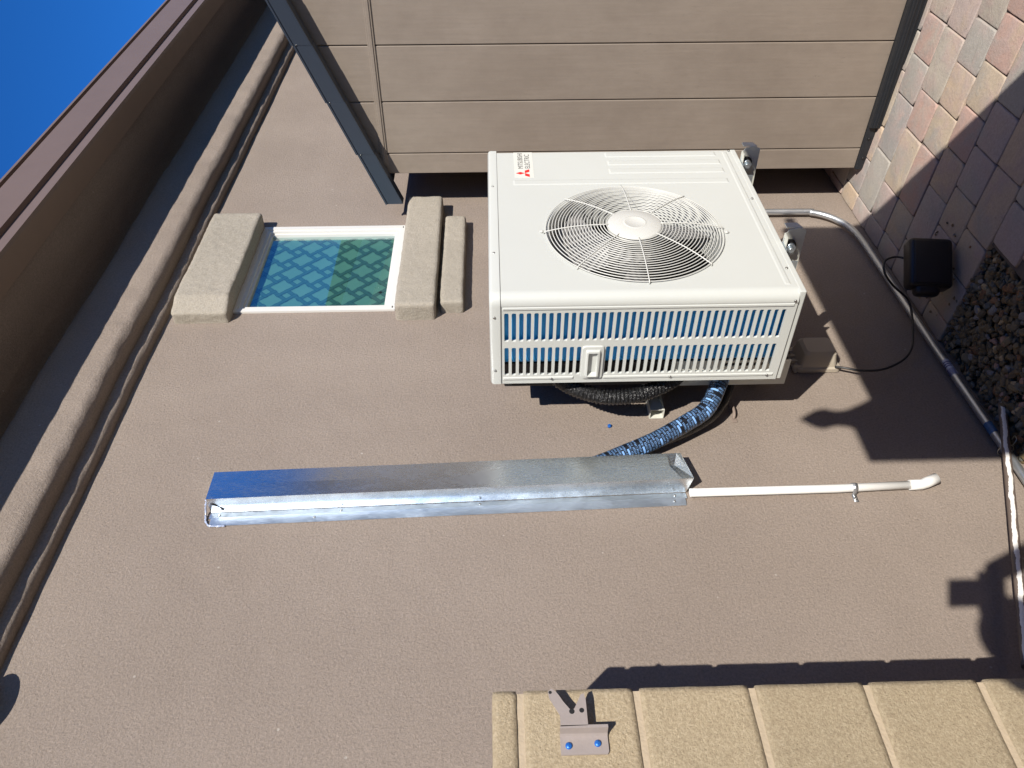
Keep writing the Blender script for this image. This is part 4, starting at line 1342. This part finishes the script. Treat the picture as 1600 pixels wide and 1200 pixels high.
# photographer: one skinned body, phone held up in both hands
pe = thing('person', (-2.20, -2.22, -.81), 'person in dark clothes holding a phone up at arm height', 'person')
fw = Vector((CF.x, CF.y, 0)).normalized(); rt = Vector((fw.y, -fw.x, 0)); upv = Vector((0,0,1))
foot0 = CP - fw*.40; foot0.z = -.79
def BP(r, f_, u): return foot0 + rt*r + fw*f_ + upv*u
ph = CP.z + .79      # phone lens height above ground
J = {}
def add(name, p, r, par): J[name] = (p, r, par)
add('pelvis', BP(0,0,.98), .145, None)
add('waist', BP(0,0,1.12), .13, 'pelvis'); add('chest', BP(0,.01,1.32), .155, 'waist'); add('neckb', BP(0,.0,1.50), .075, 'chest')
add('neck', BP(0,.02,1.57), .058, 'neckb'); add('jaw', BP(0,.045,1.635), .075, 'neck'); add('head', BP(0,.03,1.72), .092, 'jaw'); add('crown', BP(0,.025,1.775), .07, 'head')
for s, n_ in ((1,'r'),(-1,'l')):
    add('sh'+n_, BP(.19*s,0,1.45), .062, 'neckb')
    add('el'+n_, BP(.27*s,.15,1.38), .045, 'sh'+n_)
    add('wr'+n_, BP(.085*s,.345,ph-.115), .034, 'el'+n_)
    add('pa'+n_, BP(.050*s,.375,ph-.070), .030, 'wr'+n_)
    add('hip'+n_, BP(.10*s,0,.92), .10, 'pelvis'); add('kn'+n_, BP(.12*s,.03,.50), .062, 'hip'+n_)
    add('an'+n_, BP(.13*s,-.01,.09), .042, 'kn'+n_); add('to'+n_, BP(.15*s,.17,.035), .034, 'an'+n_)
names = list(J); me = bpy.data.meshes.new('body')
me.from_pydata([tuple(J[k][0]) for k in names], [(names.index(k), names.index(J[k][2])) for k in names if J[k][2]], [])
M['cloth'] = plain('dark_clothes', (.05,.055,.07), .9); M['skin'] = plain('skin', (.45,.27,.19), .55)
me.materials.append(M['cloth'])
body = bpy.data.objects.new('body', me); COL.objects.link(body); body.parent = pe
body.matrix_parent_inverse = Matrix.Translation(-world_loc(pe))
sk = body.modifiers.new('skin', 'SKIN')
for i, k in enumerate(names):
    sv = me.skin_vertices[0].data[i]; sv.radius = (J[k][1], J[k][1]*(.72 if k in ('pelvis','waist','chest') else 1)); sv.use_root = (k == 'pelvis')
sbm = body.modifiers.new('sub', 'SUBSURF'); sbm.levels = 1; sbm.render_levels = 2
for s in (1,-1):
    for k in range(4):
        bm = new_bm()
        p0 = BP(.047*s,.375,ph-.060-.017*k); p1 = BP(.052*s,.393,ph-.062-.017*k); p2 = BP(.040*s,.3935,ph-.062-.017*k)
        tube(bm, [p0, p1, p2 if k else p2 - rt*s*.003], .0078, n=8, radii=[.009,.0085,.0065])
        finish('finger', bm, M['skin'], pe)
    bm = new_bm()
    tube(bm, [BP(.050*s,.36,ph-.09), BP(.042*s,.365,ph-.065), BP(.030*s,.372,ph-.050)], .009, n=8, radii=[.011,.0095,.008])
    finish('thumb', bm, M['skin'], pe)
bm = new_bm()
bmesh.ops.create_uvsphere(bm, u_segments=20, v_segments=12, radius=.092)
bmesh.ops.transform(bm, matrix=Matrix.Translation(BP(0,.0,1.735)) @ Matrix.Diagonal((1,1,.95,1)), verts=bm.verts[:])
finish('hair', bm, M['black'], pe, smooth=True, angle=80)
bm = new_bm(); box(bm, (-.0385,-.0045,-.080), (.0385,.0045,.080), .004, 3)
pc = CP - fw*.0115 - upv*.050
mm = Matrix(((rt.x, fw.x, 0, pc.x), (rt.y, fw.y, 0, pc.y), (0, 0, 1, pc.z), (0,0,0,1)))
bmesh.ops.transform(bm, matrix=mm, verts=bm.verts[:])
pho = finish('phone', bm, M['black'])
tag(pho, 'black phone held upright by the person behind the camera', 'phone')

# unseen wing and foliage mass, both added to block sky and deepen shadows
wg = thing('added_wing', (-7, -1.6, -.85), 'unseen tall brown stucco wing added left of frame to block sky', 'house')
bm = new_bm(); box(bm, (-9, -3.3, -.85), (-3.6, -.002, 2.4)); box(bm, (-9, -3.3, 2.4), (-3.6, 3, 5.6))
finish('wall', bm, M['stucco'], wg)
bm = new_bm(); box(bm, (-9.2, -3.5, 5.6), (-3.4, 3, 5.8)); finish('roof', bm, M['fascia'], wg)
tt = thing('added_tree', (2.0, -7.3, -.85), 'broad dark green foliage added out of view to block sky', 'added_tree')
bm = new_bm(); tube(bm, [(2,-7.3,-.9),(2.05,-7.3,.6),(1.95,-7.25,2.0),(2.0,-7.3,3.4)], .16, n=10, radii=[.2,.16,.13,.06])
for k in range(7):
    a = k*.9; tube(bm, [(2,-7.3,1.2+.25*k),(2+.7*math.cos(a),-7.3+.6*math.sin(a),1.9+.3*k),(2+1.2*math.cos(a),-7.3+.9*math.sin(a),2.5+.3*k)], .05, n=6, radii=[.06,.04,.015])
finish('trunk', bm, plain('bark', (.12,.09,.065), .9, var=.3), tt)
bm = new_bm(); rs = random.Random(5)
for k in range(9000):
    u_ = Vector((rs.gauss(0,1), rs.gauss(0,1), rs.gauss(0,1))).normalized()*(rs.random()**.4)
    lump_ = 1+.35*noise.noise(u_*2.2)
    c = Vector((2.0+u_.x*1.75*lump_, -7.3+u_.y*1.2*lump_, 3.1+u_.z*2.3*lump_))
    d1 = Vector((rs.gauss(0,1), rs.gauss(0,1), rs.gauss(0,1))).normalized()*.11; d2 = d1.cross(Vector((rs.gauss(0,1), rs.gauss(0,1), rs.gauss(0,1)))).normalized()*.055
    bm.faces.new([bm.verts.new(q) for q in (c-d1, c+d2, c+d1, c-d2)])
finish('crown', bm, plain('tree_leaves', (.05,.08,.025), .6, var=.4, scale=3), tt)

# low block wall added out of view to block sky and cut the fill
yw = thing('added_yard_wall', (0, -4.6, -.85), 'long tan block wall added unseen behind the camera to block low sky', 'yard wall')
bm = new_bm()
for k in range(6):
    for i_ in range(46):
        x0_ = -11 + i_*.4 + (.2 if k % 2 else 0)
        box(bm, (x0_+.004, -4.8, -.84+k*.205), (x0_+.396, -4.6, -.84+k*.205+.197))
finish('blocks', bm, plain('yard_block', (.42,.36,.28), .95, var=.2, scale=20, bumpn=.6), yw)
bm = new_bm(); box(bm, (-11, -4.79, -.85), (7.6, -4.61, .38))
finish('mortar', bm, M['sand'], yw)

# neighbour's house, seen only as a reflection in glass and metal
nb = thing('neighbour_house', (10, -9, -.85), 'neighbouring tan stucco house with brown tiled roof beyond the yard', 'house')
bm = new_bm(); box(bm, (4.5, -15, -.85), (22, -8.6, 1.75))
finish('wall', bm, stucco('neighbour_stucco', (.62,.58,.52), (.66,.62,.56), grain=60), nb)
bm = new_bm()
poly_prism(bm, [(4.1,-8.2,1.70),(4.1,-11.8,5.7),(4.1,-15.4,1.70),(4.1,-15.4,1.60),(4.1,-8.2,1.60)], (18,0,0))
finish('roof', bm, plain('neighbour_roof_tile', (.12,.075,.06), .85, var=.3, scale=6), nb)
for x in (5.2, 9.5, 15):
    bm = new_bm(); box(bm, (x, -8.62, .2), (x+1.3, -8.57, 1.3)); finish('window', bm, M['black'], nb)
